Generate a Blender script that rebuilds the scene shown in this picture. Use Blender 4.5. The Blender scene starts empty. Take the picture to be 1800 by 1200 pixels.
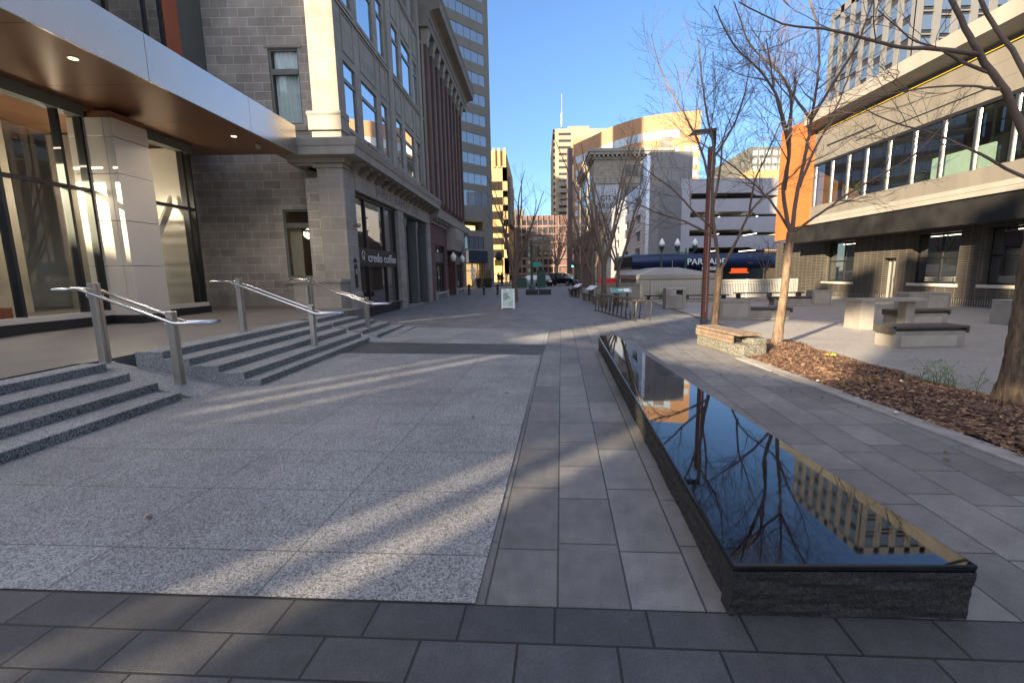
import bpy, bmesh, math, random
from mathutils import Vector, Matrix
R = math.radians
random.seed(7)
scene = bpy.context.scene
col = scene.collection
PI = math.pi
ORG = {}

# ------------------------------------------------------------------ helpers
class MB:
    """collects geometry; every add goes through the frame matrix"""
    def __init__(s, frame=None):
        s.v = []; s.f = []; s.F = frame
    def P(s, p):
        return s.F @ Vector(p) if s.F is not None else Vector(p)
    def poly(s, pts):
        n = len(s.v); s.v += [s.P(p) for p in pts]; s.f.append(list(range(n, n + len(pts))))
    def box(s, x0, x1, y0, y1, z0, z1):
        if x0 > x1: x0, x1 = x1, x0
        if y0 > y1: y0, y1 = y1, y0
        if z0 > z1: z0, z1 = z1, z0
        n = len(s.v)
        s.v += [s.P(p) for p in ((x0,y0,z0),(x1,y0,z0),(x1,y1,z0),(x0,y1,z0),(x0,y0,z1),(x1,y0,z1),(x1,y1,z1),(x0,y1,z1))]
        s.f += [[n+a for a in q] for q in ((0,3,2,1),(4,5,6,7),(0,1,5,4),(1,2,6,5),(2,3,7,6),(3,0,4,7))]
        return s
    def hexa(s, b, t):
        n = len(s.v); k = len(b)
        s.v += [s.P(p) for p in b] + [s.P(p) for p in t]
        s.f.append([n+i for i in range(k)][::-1]); s.f.append([n+k+i for i in range(k)])
        for i in range(k):
            j = (i+1) % k
            s.f.append([n+i, n+j, n+k+j, n+k+i])
        return s
    def prism(s, prof, a0, a1, axis='y'):
        """profile of 2D points extruded along an axis"""
        def m(p, a):
            return {'y': (p[0], a, p[1]), 'x': (a, p[0], p[1]), 'z': (p[0], p[1], a)}[axis]
        return s.hexa([m(p, a0) for p in prof], [m(p, a1) for p in prof])
    def tube(s, path, rad, n=6, cap=True):
        path = [Vector(p) for p in path]
        k = len(path)
        if not isinstance(rad, (list, tuple)): rad = [rad]*k
        base = len(s.v); up = None
        for i, p in enumerate(path):
            d = (path[min(i+1, k-1)] - path[max(i-1, 0)])
            if d.length < 1e-9: d = Vector((0,0,1))
            d.normalize()
            if up is None:
                up = Vector((1,0,0)) if abs(d.z) > .9 else Vector((0,0,1))
            a = d.cross(up)
            if a.length < 1e-6: a = d.cross(Vector((0,1,0)))
            a.normalize(); b = a.cross(d); up = b
            for j in range(n):
                t = 2*PI*j/n
                s.v.append(s.P(p + (a*math.cos(t) + b*math.sin(t))*rad[i]))
        for i in range(k-1):
            for j in range(n):
                j2 = (j+1) % n
                s.f.append([base+i*n+j, base+i*n+j2, base+(i+1)*n+j2, base+(i+1)*n+j])
        if cap:
            s.f.append([base+j for j in range(n)][::-1]); s.f.append([base+(k-1)*n+j for j in range(n)])
        return s
    def lathe(s, prof, c=(0,0), n=16):
        base = len(s.v); k = len(prof)
        for r, z in prof:
            for j in range(n):
                t = 2*PI*j/n
                s.v.append(s.P((c[0]+r*math.cos(t), c[1]+r*math.sin(t), z)))
        for i in range(k-1):
            for j in range(n):
                j2 = (j+1) % n
                s.f.append([base+i*n+j, base+i*n+j2, base+(i+1)*n+j2, base+(i+1)*n+j])
        s.f.append([base+j for j in range(n)][::-1]); s.f.append([base+(k-1)*n+j for j in range(n)])
        return s
    def build(s, name, mat, parent=None, smooth=False, bevel=0, world=True):
        me = bpy.data.meshes.new(name)
        o0 = Vector((0,0,0))
        if parent is not None: o0 = ORG.get(parent.name, o0)
        me.from_pydata([tuple(p - o0) for p in s.v], [], s.f)
        me.materials.append(mat)
        bm = bmesh.new(); bm.from_mesh(me); bmesh.ops.recalc_face_normals(bm, faces=bm.faces); bm.to_mesh(me); bm.free()
        if smooth:
            for p in me.polygons: p.use_smooth = True
        o = bpy.data.objects.new(name, me); col.objects.link(o)
        if parent is not None:
            o.parent = parent
        ORG[o.name] = o0
        if bevel:
            b = o.modifiers.new('bevel', 'BEVEL'); b.width = bevel; b.segments = 2; b.limit_method = 'ANGLE'; b.angle_limit = R(40)
        return o

def tag(o, label=None, cat=None, group=None, kind=None):
    if label: o['label'] = label
    if cat: o['category'] = cat
    if group: o['group'] = group
    if kind: o['kind'] = kind
    return o
def thing(name, label, cat, loc=(0,0,0), group=None):
    o = bpy.data.objects.new(name, None); col.objects.link(o)
    o.location = loc; o.empty_display_size = .2
    ORG[o.name] = Vector(loc)
    return tag(o, label, cat, group)
def kids(o): return [c for c in list(o.children)]
def copy_tree(o, loc=None, rz=None, label=None, group=None, parent=None):
    c = o.copy(); col.objects.link(c)
    if parent is not None: c.parent = parent
    if loc is not None: c.location = loc; ORG[c.name] = Vector(loc)
    if rz is not None: c.rotation_euler = (0, 0, rz)
    if label: c['label'] = label
    if group: c['group'] = group
    for k in kids(o): copy_tree(k, parent=c)
    return c
def solo(mb, name, mat, label=None, cat=None, group=None, kind=None, smooth=False, bevel=0):
    return tag(mb.build(name, mat, None, smooth, bevel), label, cat, group, kind)
def frame(o, ex, ey=None, ez=(0,0,1)):
    ex = Vector(ex).normalized(); ez = Vector(ez)
    ey = Vector(ey).normalized() if ey is not None else ez.cross(ex)
    return Matrix(((ex.x,ey.x,ez.x,o[0]),(ex.y,ey.y,ez.y,o[1]),(ex.z,ey.z,ez.z,o[2]),(0,0,0,1)))
def text_obj(txt, size, ext, mat, name, parent, M, align='CENTER', spacing=1.0, offset=0.0, sx=1.0, fit=None):
    cu = bpy.data.curves.new(name, 'FONT'); cu.body = txt; cu.size = size; cu.extrude = ext
    cu.align_x = align; cu.align_y = 'CENTER'; cu.space_character = spacing; cu.offset = offset; cu.resolution_u = 3
    t = bpy.data.objects.new(name + '_curve', cu); col.objects.link(t)
    dg = bpy.context.evaluated_depsgraph_get()
    me = bpy.data.meshes.new_from_object(t.evaluated_get(dg))
    bpy.data.objects.remove(t)
    if fit:
        xs_ = [v.co.x for v in me.vertices]; sx = fit/(max(xs_)-min(xs_))
    o0 = ORG.get(parent.name, Vector((0,0,0))) if parent else Vector((0,0,0))
    me.transform(Matrix.Translation(-o0) @ M @ Matrix.Diagonal((sx,1,1,1)))
    me.materials.clear(); me.materials.append(mat); me.name = name
    o = bpy.data.objects.new(name, me); col.objects.link(o)
    if parent: o.parent = parent
    return o
def Mtext(origin, xdir, ydir=(0,0,1)):
    x = Vector(xdir).normalized(); y = Vector(ydir).normalized(); z = x.cross(y)
    return Matrix(((x.x,y.x,z.x,origin[0]),(x.y,y.y,z.y,origin[1]),(x.z,y.z,z.z,origin[2]),(0,0,0,1)))

# ------------------------------------------------------------------ materials
def newmat(name):
    m = bpy.data.materials.new(name); m.use_nodes = True
    nt = m.node_tree; nt.nodes.clear()
    out = nt.nodes.new('ShaderNodeOutputMaterial'); b = nt.nodes.new('ShaderNodeBsdfPrincipled')
    nt.links.new(b.outputs[0], out.inputs[0])
    return m, nt, b, out
def N(nt, t, **k):
    n = nt.nodes.new('ShaderNode'+t)
    for a, v in k.items():
        if a in n.inputs: n.inputs[a].default_value = v
        else: setattr(n, a, v)
    return n
def ramp(nt, fac, stops):
    r = nt.nodes.new('ShaderNodeValToRGB'); e = r.color_ramp.elements
    while len(e) < len(stops): e.new(.5)
    for i, (p, c) in enumerate(stops):
        e[i].position = p; e[i].color = (c[0], c[1], c[2], 1)
    nt.links.new(fac, r.inputs[0]); return r
def mixc(nt, a, b, fac, mode='MIX'):
    m = nt.nodes.new('ShaderNodeMix'); m.data_type = 'RGBA'; m.blend_type = mode
    for i, s in ((6, a), (7, b)):
        if hasattr(s, 'is_linked'): nt.links.new(s, m.inputs[i])
        else: m.inputs[i].default_value = (*s, 1)
    if hasattr(fac, 'is_linked'): nt.links.new(fac, m.inputs[0])
    else: m.inputs[0].default_value = fac
    return m.outputs[2]
def pos(nt): return nt.nodes.new('ShaderNodeTexCoord').outputs['Object']
def bump(nt, b, h, strength=.3, dist=.01):
    n = N(nt, 'Bump'); n.inputs['Strength'].default_value = strength; n.inputs['Distance'].default_value = dist
    nt.links.new(h, n.inputs['Height']); nt.links.new(n.outputs[0], b.inputs['Normal'])
def sc(c, k): return tuple(min(1, x*k) for x in c)
def mat(name, c, rough=.6, metal=0., var=.15, vs=2.0, bmp=0., bs=60., spec=.5, ior=None, streak=False):
    m, nt, b, out = newmat(name)
    p = pos(nt)
    if var:
        src = p
        if streak:
            mp = N(nt, 'Mapping'); mp.inputs['Scale'].default_value = (1, 1, .12); nt.links.new(p, mp.inputs[0]); src = mp.outputs[0]
        n = N(nt, 'TexNoise', Scale=vs, Detail=6., Roughness=.6); nt.links.new(src, n.inputs['Vector'])
        r = ramp(nt, n.outputs[0], [(.3, sc(c, 1-var)), (.7, sc(c, 1+var))])
        nt.links.new(r.outputs[0], b.inputs['Base Color'])
        rr = N(nt, 'MapRange'); nt.links.new(n.outputs[0], rr.inputs[0])
        rr.inputs[3].default_value = max(.02, rough*.85); rr.inputs[4].default_value = min(1, rough*1.15)
        nt.links.new(rr.outputs[0], b.inputs['Roughness'])
    else:
        b.inputs['Base Color'].default_value = (*c, 1); b.inputs['Roughness'].default_value = rough
    b.inputs['Metallic'].default_value = metal
    b.inputs['Specular IOR Level'].default_value = spec
    if ior: b.inputs['IOR'].default_value = ior
    if bmp:
        n2 = N(nt, 'TexNoise', Scale=bs, Detail=4.); nt.links.new(p, n2.inputs['Vector']); bump(nt, b, n2.outputs[0], bmp)
    return m
def emit(name, c, s):
    m, nt, b, out = newmat(name)
    b.inputs['Base Color'].default_value = (*c, 1); b.inputs['Emission Color'].default_value = (*c, 1); b.inputs['Emission Strength'].default_value = s
    return m
def wallvec(nt, rot=0.):
    """(x+y, z) so that brick courses work on faces along x and along y"""
    p = pos(nt); s = N(nt, 'SeparateXYZ'); nt.links.new(p, s.inputs[0])
    a = N(nt, 'Math', operation='ADD'); nt.links.new(s.outputs[0], a.inputs[0]); nt.links.new(s.outputs[1], a.inputs[1])
    c = N(nt, 'CombineXYZ'); nt.links.new(a.outputs[0], c.inputs[0]); nt.links.new(s.outputs[2], c.inputs[1])
    return c.outputs[0], p
def brick(name, c1, c2, mortar, bw, bh, ms=.01, rough=.8, bmp=.4, stain=.25, offset=.5, nvar=.25, vs=1.2, flat=None):
    m, nt, b, out = newmat(name)
    if flat is None: v, p = wallvec(nt)
    else:
        p = pos(nt); mp = N(nt, 'Mapping'); mp.inputs['Rotation'].default_value = (0, 0, flat); nt.links.new(p, mp.inputs[0]); v = mp.outputs[0]
    t = N(nt, 'TexBrick'); nt.links.new(v, t.inputs['Vector'])
    t.inputs['Color1'].default_value = (*c1, 1); t.inputs['Color2'].default_value = (*c2, 1); t.inputs['Mortar'].default_value = (*mortar, 1)
    t.inputs['Scale'].default_value = 1; t.inputs['Mortar Size'].default_value = ms; t.inputs['Mortar Smooth'].default_value = .1
    t.inputs['Brick Width'].default_value = bw; t.inputs['Row Height'].default_value = bh; t.inputs['Bias'].default_value = 0
    t.offset = offset
    n = N(nt, 'TexNoise', Scale=vs, Detail=7., Roughness=.65); nt.links.new(p, n.inputs['Vector'])
    r = ramp(nt, n.outputs[0], [(.3, (1-nvar,)*3), (.72, (1+nvar*.3,)*3)])
    c = mixc(nt, t.outputs[0], r.outputs[0], 1.0, 'MULTIPLY')
    n3 = N(nt, 'TexNoise', Scale=90., Detail=3.); nt.links.new(p, n3.inputs['Vector'])
    r3 = ramp(nt, n3.outputs[0], [(.35, (.8,)*3), (.65, (1.1,)*3)])
    c = mixc(nt, c, r3.outputs[0], .6, 'MULTIPLY')
    nt.links.new(c, b.inputs['Base Color']); b.inputs['Roughness'].default_value = rough
    sb = N(nt, 'Math', operation='MULTIPLY'); sb.inputs[1].default_value = -1.0; nt.links.new(t.outputs['Fac'], sb.inputs[0])
    ad = N(nt, 'Math', operation='ADD'); nt.links.new(sb.outputs[0], ad.inputs[0])
    ms2 = N(nt, 'Math', operation='MULTIPLY'); ms2.inputs[1].default_value = .35; nt.links.new(n3.outputs[0], ms2.inputs[0]); nt.links.new(ms2.outputs[0], ad.inputs[1])
    bump(nt, b, ad.outputs[0], bmp, .006)
    return m
def spots(nt, p, c):
    wv = N(nt, 'TexNoise', Scale=30., Detail=2.); nt.links.new(p, wv.inputs['Vector'])
    wm = mixc(nt, p, wv.outputs['Color'], .012)
    for scl, rad, dk in ((1.1, .026, .62), (2.3, .022, .78), (.45, .09, .86)):
        v = N(nt, 'TexVoronoi', Scale=scl); nt.links.new(wm, v.inputs['Vector'])
        r = ramp(nt, v.outputs['Distance'], [(rad*.7, (dk,)*3), (rad, (1,)*3)]); c = mixc(nt, c, r.outputs[0], 1., 'MULTIPLY')
    return c
def granite(name, lo, mid, hi, scale, rough=.75, bmp=.5, joints=None, dark_joint=(.03,.03,.03), stain=.2):
    m, nt, b, out = newmat(name); p = pos(nt)
    v = N(nt, 'TexVoronoi', Scale=scale); nt.links.new(p, v.inputs['Vector'])
    s = N(nt, 'SeparateColor'); nt.links.new(v.outputs['Color'], s.inputs[0])
    r = ramp(nt, s.outputs[0], [(0, lo), (.38, mid), (.7, hi), (1, sc(hi, 1.2))])
    n = N(nt, 'TexNoise', Scale=scale*.9, Detail=3.); nt.links.new(p, n.inputs['Vector'])
    r2 = ramp(nt, n.outputs[0], [(.38, (.7,)*3), (.6, (1.06,)*3)])
    c = mixc(nt, r.outputs[0], r2.outputs[0], .8, 'MULTIPLY')
    n2 = N(nt, 'TexNoise', Scale=.75, Detail=9., Roughness=.7); nt.links.new(p, n2.inputs['Vector'])
    r3 = ramp(nt, n2.outputs[0], [(.3, (1-stain,)*3), (.7, (1.04,)*3)])
    c = mixc(nt, c, r3.outputs[0], 1., 'MULTIPLY')
    h = v.outputs['Distance']
    if joints:
        rot, ox, oy, bw, bh, ms, off = joints
        mp = N(nt, 'Mapping', vector_type='TEXTURE'); mp.inputs['Location'].default_value = (ox, oy, 0); mp.inputs['Rotation'].default_value = (0, 0, rot); nt.links.new(p, mp.inputs[0])
        t = N(nt, 'TexBrick'); nt.links.new(mp.outputs[0], t.inputs['Vector'])
        t.inputs['Scale'].default_value = 1; t.inputs['Mortar Size'].default_value = ms; t.inputs['Brick Width'].default_value = bw; t.inputs['Row Height'].default_value = bh; t.offset = off
        t.inputs['Color1'].default_value = (1,1,1,1); t.inputs['Color2'].default_value = (.86,.86,.87,1); t.inputs['Mortar'].default_value = (.3,.3,.3,1); t.inputs['Mortar Smooth'].default_value = .2
        c = mixc(nt, c, t.outputs[0], 1., 'MULTIPLY')
    c = spots(nt, p, c); nt.links.new(c, b.inputs['Base Color']); b.inputs['Roughness'].default_value = rough
    bump(nt, b, h, bmp, .004)
    return m
def paver(name, c1, c2, bw, bh, ms, rot, ox, oy, off=.5, rough=.62, nvar=.3, joint=.25, freq=2, squash=1., sqf=2):
    m, nt, b, out = newmat(name); p = pos(nt)
    mp = N(nt, 'Mapping', vector_type='TEXTURE'); mp.inputs['Location'].default_value = (ox, oy, 0); mp.inputs['Rotation'].default_value = (0, 0, rot); nt.links.new(p, mp.inputs[0])
    t = N(nt, 'TexBrick'); nt.links.new(mp.outputs[0], t.inputs['Vector'])
    t.inputs['Scale'].default_value = 1; t.inputs['Mortar Size'].default_value = ms; t.inputs['Mortar Smooth'].default_value = .3
    t.inputs['Brick Width'].default_value = bw; t.inputs['Row Height'].default_value = bh; t.offset = off; t.offset_frequency = freq
    t.squash = squash; t.squash_frequency = sqf
    t.inputs['Color1'].default_value = (*c1, 1); t.inputs['Color2'].default_value = (*c2, 1); t.inputs['Mortar'].default_value = (*sc(c1, joint), 1)
    n = N(nt, 'TexNoise', Scale=1.1, Detail=8., Roughness=.68); nt.links.new(p, n.inputs['Vector'])
    r = ramp(nt, n.outputs[0], [(.28, (1-nvar, 1-nvar, 1-nvar*.95)), (.75, (1+nvar*.5,)*3)])
    c = mixc(nt, t.outputs[0], r.outputs[0], 1., 'MULTIPLY')
    n3 = N(nt, 'TexNoise', Scale=140., Detail=3.); nt.links.new(p, n3.inputs['Vector'])
    r3 = ramp(nt, n3.outputs[0], [(.3, (.6,)*3), (.7, (1.35,)*3)])
    c = mixc(nt, c, r3.outputs[0], .75, 'MULTIPLY')
    n4 = N(nt, 'TexNoise', Scale=9., Detail=5.); nt.links.new(p, n4.inputs['Vector'])
    r4 = ramp(nt, n4.outputs[0], [(.35, (.82,)*3), (.66, (1.12,)*3)])
    c = mixc(nt, c, r4.outputs[0], .7, 'MULTIPLY'); c = spots(nt, p, c)
    nt.links.new(c, b.inputs['Base Color'])
    rr = N(nt, 'MapRange'); nt.links.new(n.outputs[0], rr.inputs[0]); rr.inputs[3].default_value = rough*.8; rr.inputs[4].default_value = min(1, rough*1.25); nt.links.new(rr.outputs[0], b.inputs['Roughness'])
    f = N(nt, 'Math', operation='MULTIPLY'); f.inputs[1].default_value = -1.2; nt.links.new(t.outputs['Fac'], f.inputs[0])
    f2 = N(nt, 'Math', operation='MULTIPLY'); f2.inputs[1].default_value = .3; nt.links.new(n3.outputs[0], f2.inputs[0])
    f3 = N(nt, 'Math', operation='ADD'); nt.links.new(f.outputs[0], f3.inputs[0]); nt.links.new(f2.outputs[0], f3.inputs[1])
    bump(nt, b, f3.outputs[0], .6, .006)
    return m
def glass_dark(name, tint=(.015,.018,.02), ior=1.9, wob=.02, rough=.015):
    m, nt, b, out = newmat(name)
    b.inputs['Base Color'].default_value = (*tint, 1); b.inputs['Roughness'].default_value = rough; b.inputs['IOR'].default_value = ior
    n = N(nt, 'TexNoise', Scale=.8, Detail=1.); nt.links.new(pos(nt), n.inputs['Vector']); bump(nt, b, n.outputs[0], wob, .1)
    return m
def glass_clear(name, tint=(.8,.86,.84), ior=1.5, extra=0.04):
    m, nt, b, out = newmat(name); nt.nodes.remove(b)
    tr = N(nt, 'BsdfTransparent'); tr.inputs[0].default_value = (*tint, 1)
    gl = N(nt, 'BsdfGlossy'); gl.inputs['Roughness'].default_value = .01
    fr = N(nt, 'Fresnel'); fr.inputs[0].default_value = ior
    ad = N(nt, 'Math', operation='ADD'); ad.use_clamp = True; ad.inputs[1].default_value = extra; nt.links.new(fr.outputs[0], ad.inputs[0])
    ge = nt.nodes.new('ShaderNodeNewGeometry'); bf = N(nt, 'Math', operation='SUBTRACT'); bf.use_clamp = True; nt.links.new(ad.outputs[0], bf.inputs[0]); nt.links.new(ge.outputs['Backfacing'], bf.inputs[1])
    mx = N(nt, 'MixShader'); nt.links.new(bf.outputs[0], mx.inputs[0]); nt.links.new(tr.outputs[0], mx.inputs[1]); nt.links.new(gl.outputs[0], mx.inputs[2])
    nt.links.new(mx.outputs[0], out.inputs[0])
    return m
def bark(name, c1, c2, scale=14., bs=.9, bd=.03):
    m, nt, b, out = newmat(name); p = pos(nt)
    mp = N(nt, 'Mapping'); mp.inputs['Scale'].default_value = (1, 1, .25); nt.links.new(p, mp.inputs[0])
    v = N(nt, 'TexNoise', Scale=scale, Detail=6., Roughness=.7); nt.links.new(mp.outputs[0], v.inputs['Vector'])
    r = ramp(nt, v.outputs[0], [(.33, c1), (.62, c2)])
    nt.links.new(r.outputs[0], b.inputs['Base Color']); b.inputs['Roughness'].default_value = .9
    bump(nt, b, v.outputs[0], bs, bd)
    return m

PAVE = R(3.1)
g_light = granite('granite_light', (.10,.10,.103), (.235,.235,.235), (.35,.35,.348), 115, joints=(-PAVE, -.33-1.17*6, 2.03, 1.17, .765, .0045, 0.), stain=.42)
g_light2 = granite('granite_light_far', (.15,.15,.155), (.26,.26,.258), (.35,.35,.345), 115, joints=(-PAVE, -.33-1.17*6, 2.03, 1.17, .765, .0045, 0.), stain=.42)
g_step = granite('granite_step', (.08,.083,.083), (.225,.23,.228), (.34,.345,.34), 105, stain=.35)
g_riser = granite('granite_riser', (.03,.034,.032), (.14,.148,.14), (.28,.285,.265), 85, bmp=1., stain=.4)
m_dark = paver('paver_dark', (.046,.047,.049), (.074,.075,.078), .445, .225, .007, -PAVE, -.33-.09, 2.03-.225*4, .37)
m_grey = paver('paver_grey', (.125,.121,.115), (.20,.193,.183), .56, .365, .006, PI/2-PAVE, .085, 1.985, .37, nvar=.4, joint=.35, squash=1.4, sqf=2)
m_street = paver('paver_street', (.145,.138,.134), (.21,.20,.193), .3, .15, .004, -PAVE, 0, 0, .5, nvar=.45, joint=.6)
m_terrace = mat('terrace_stone', (.125,.115,.106), .55, 0, .18, 1.5, .25, 120)
m_plaza = paver('plaza_concrete', (.24,.226,.208), (.265,.25,.23), 3.2, 2.4, .006, -PAVE, 5.4, 8., 0., nvar=.25, joint=.4)
m_concrete = mat('concrete', (.225,.205,.178), .8, 0, .2, 2.2, .3, 70)
m_concrete_l = mat('concrete_panel', (.30,.275,.235), .8, 0, .15, 2.5, .3, 70)
m_asphalt = mat('asphalt', (.055,.055,.058), .85, 0, .25, .6, .4, 120)
m_kerb = mat('kerb_stone', (.24,.22,.2), .8, 0, .25, 3, .4, 80)
m_stone = brick('grey_sandstone', (.31,.275,.23), (.43,.385,.325), (.56,.52,.455), .62, .3, .012, .85, .5, nvar=.35)
m_stone_l = brick('pier_sandstone', (.28,.252,.213), (.34,.306,.257), (.42,.385,.335), .95, .46, .01, .85, .5, nvar=.25)
m_trim = mat('stone_trim', (.275,.25,.21), .8, 0, .2, 1.5, .35, 60, streak=True)
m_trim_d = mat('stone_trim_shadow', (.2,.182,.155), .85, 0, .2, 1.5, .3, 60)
m_winframe = mat('grey_green_frame', (.13,.135,.115), .5, 0, .1)
m_black = mat('black_metal', (.012,.012,.013), .4, 0, .1, spec=.5)
m_blackmat = mat('black_rubber', (.015,.015,.015), .8, 0, .1)
m_glass = glass_dark('window_glass', ior=3.2)
m_mirror = glass_dark('coated_glass', (.55,.60,.63), 1.5, .015, .012); m_mirror.node_tree.nodes['Principled BSDF'].inputs['Metallic'].default_value = .92
m_glass_shop = glass_dark('shop_glass', (.03,.024,.018), 3.0)
m_glass_blue = glass_dark('tower_glass', (.06,.085,.12), 2.6)
m_clear = glass_clear('clear_glass', (.92,.95,.93), ior=1.45, extra=.03)
m_brick = brick('red_brick', (.105,.05,.038), (.14,.064,.05), (.16,.12,.1), .22, .075, .008, .85, .4)
m_steel = mat('brushed_steel', (.52,.5,.46), .3, 1., .12, 6, .05, 200, streak=True)
m_steel2 = mat('polished_steel', (.62,.62,.62), .16, 1., .05)
m_alum = mat('champagne_metal', (.56,.52,.48), .27, .95, .04, .6)
m_clad = mat('beige_cladding', (.56,.505,.43), .35, .2, .06, .8)
m_soffit = mat('copper_soffit', (.25,.125,.068), .36, .35, .12, .8)
m_orange_dark = mat('rust_panel', (.32,.085,.04), .5, 0, .1, 2)
m_orange = brick('orange_tile', (.36,.115,.025), (.40,.13,.032), (.17,.05,.015), .6, .12, .009, .7, .3, nvar=.15)
m_greypanel = mat('grey_panel', (.12,.125,.115), .5, .2, .08)
m_corten = mat('rusty_steel', (.23,.078,.05), .6, .25, .35, 3., .25, 50, streak=True)
m_bench_top = mat('polished_black_granite', (.005,.005,.006), .02, 0, .0, ior=1.5)
mt_, nt_, b_, _o = newmat('polished_black_granite'); n_ = N(nt_, 'TexNoise', Scale=3., Detail=8., Roughness=.7); nt_.links.new(pos(nt_), n_.inputs['Vector'])
r_ = ramp(nt_, n_.outputs[0], [(.4, (.004,.004,.005)), (.8, (.018,.018,.019))]); nt_.links.new(r_.outputs[0], b_.inputs['Base Color'])
q_ = N(nt_, 'MapRange'); nt_.links.new(n_.outputs[0], q_.inputs[0]); q_.inputs[1].default_value = .35; q_.inputs[2].default_value = .75; q_.inputs[3].default_value = .012; q_.inputs[4].default_value = .06; nt_.links.new(q_.outputs[0], b_.inputs['Roughness'])
b_.inputs['IOR'].default_value = 1.55; m_bench_top = mt_
m_bench_side = granite('rough_black_granite', (.006,.006,.006), (.017,.0165,.0155), (.036,.033,.028), 110, .8, 1., stain=.5)
m_wood = mat('weathered_wood', (.15,.108,.076), .75, 0, .35, 7, .5, 60)
m_woodd = mat('dark_slat', (.055,.048,.042), .7, 0, .25, 6, .3, 60)
m_brickd = brick('dark_glazed_brick', (.024,.021,.018), (.036,.031,.026), (.125,.112,.09), .44, .098, .016, .5, .6, nvar=.3, offset=0.)
m_canopyd = mat('dark_metal', (.013,.0125,.012), .5, 0., .6, .9, spec=.3)
m_beige = mat('beige_panel', (.18,.165,.14), .42, .25, .16, .9, streak=True)
m_white = mat('white_panel', (.25,.235,.205), .45, .1, .14, 1.2, streak=True)
m_sill = mat('pale_sill', (.46,.43,.36), .7, 0, .1, 3)
m_signw = mat('sign_white', (.78,.80,.77), .5, 0, .04)
m_signg = mat('sign_green_grey', (.52,.62,.54), .6, 0, .05)
m_blackpaint = mat('black_print', (.02,.022,.02), .6, 0, 0)
m_yellow = mat('yellow_paint', (.6,.42,.04), .5, 0, .1)
m_red = mat('red_plastic', (.6,.03,.02), .45, 0, .1)
m_greenm = mat('green_paint', (.012,.06,.045), .45, 0, .15)
m_navy = mat('navy_canopy', (.012,.03,.085), .22, .2, .15, .8)
m_lampg = mat('milky_globe', (.8,.8,.78), .4, 0, .03)
m_bark1 = bark('bark_brown', (.05,.034,.022), (.19,.128,.08))
m_bark2 = bark('bark_dark', (.05,.036,.028), (.15,.108,.08))
m_twig = mat('twig', (.135,.095,.072), .85, 0, .3, 3)
m_leaf = mat('green_leaf', (.10,.16,.04), .6, 0, .4, 12)
m_dry = mat('dry_grass', (.16,.11,.06), .85, 0, .3, 5)

# ------------------------------------------------------------------ ground and paving
def sheet(name, pts, z, m, kind='structure'):
    mb = MB(); mb.poly([(x, y, z) for x, y in pts]); return solo(mb, name, m, kind=kind)
cP, sP = math.cos(PAVE), math.sin(PAVE)
def Pv(u, v): return (-.33 + u*cP + v*sP, 2.03 - u*sP + v*cP)   # paving grid -> world
sheet('ground', [(-2500,-1500),(2500,-1500),(2500,3500),(-2500,3500)], -.06, m_asphalt)
sheet('road', [(-400,57),(400,57),(400,76),(-400,76)], -.05, m_asphalt)
mb = MB(); mb.box(-7.5,60,-14,56.5,-.3,-.004); mb.box(-60,-7.5,17,56.5,-.3,-.004); solo(mb, 'pavement', m_street, kind='structure')
sheet('grey_paving', [Pv(0,0),Pv(8.5,0),Pv(5.35,9),Pv(5.35,30),Pv(3.1,30),Pv(2.6,14.4),Pv(.08,11.3)], 0, m_grey)
sheet('grey_paving', [Pv(-4.9,11.3),Pv(.08,11.3),Pv(2.6,14.4),Pv(2.4,13.6),Pv(.5,11.25),Pv(-4.9,11.2)][:3]+[Pv(-4.6,14.6)], .0, m_street)
sheet('dark_paving', [Pv(-7,-8),Pv(9,-8),Pv(9,0),Pv(-7,0)], .004, m_dark)
sheet('granite_paving', [Pv(-6.0,.004),Pv(0,.004),Pv(.04,6.93),Pv(-6.0,7.3)], .008, g_light)
sheet('dark_paving', [Pv(-6.0,7.3),Pv(.05,6.93),Pv(.1,8.22),Pv(-6.0,8.9)], .004, m_dark)
sheet('granite_paving', [Pv(-5.2,8.82),Pv(.1,8.22),Pv(.08,11.13),Pv(-5.2,11.9)], .008, g_light2)
sheet('plaza', [Pv(5.35,7.6),Pv(5.15,-8),(34,-9),(34,33.9),Pv(5.35,25)], .004, m_plaza)
# drain slot along the plaza edge
mb = MB(); a, b2 = Pv(5.30,8.2), Pv(5.30,24); c, d = Pv(5.42,24), Pv(5.42,8.2)
mb.poly([(*a,.010),(*b2,.010),(*c,.010),(*d,.010)]); solo(mb, 'drain', m_blackmat, kind='structure')
# planting bed: concrete kerb and mulch
def bedx(y): return 4.06 - (y-3.5)*.052          # street edge of the kerb
mb = MB()
ys = [-4, 0, 3, 5, 7, 8.4]
for a, b2 in zip(ys, ys[1:]):
    mb.hexa([(bedx(a)-.02,a,-.1),(bedx(a)+.2,a,-.1),(bedx(b2)+.2,b2,-.1),(bedx(b2)-.02,b2,-.1)],[(bedx(a)-.02,a,.018),(bedx(a)+.2,a,.022),(bedx(b2)+.2,b2,.022),(bedx(b2)-.02,b2,.018)])
solo(mb, 'kerb', m_kerb, kind='structure')
def mulch_h(x, y):
    return .015 + .11*math.exp(-((x-4.9)/.62)**2)*(1 if y < 9 else max(0, 1-(y-9)/1.5)) + .025*math.sin(3*x+2*y)*math.sin(2.3*y-x)
def in_bed(x, y):
    if y > 10.55: return False
    if y < 8.45: lo = bedx(y)+.2
    else: lo = 4.05 + (y-8.45)*.25
    hi = 5.72 if y < 9 else 5.72 + (y-9)*.22 
    return lo < x < hi
m_mulch, nt, b, _ = newmat('bark_mulch')
ob = N(nt, 'TexNoise', Scale=7., Detail=5.); nt.links.new(pos(nt), ob.inputs['Vector'])
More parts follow.
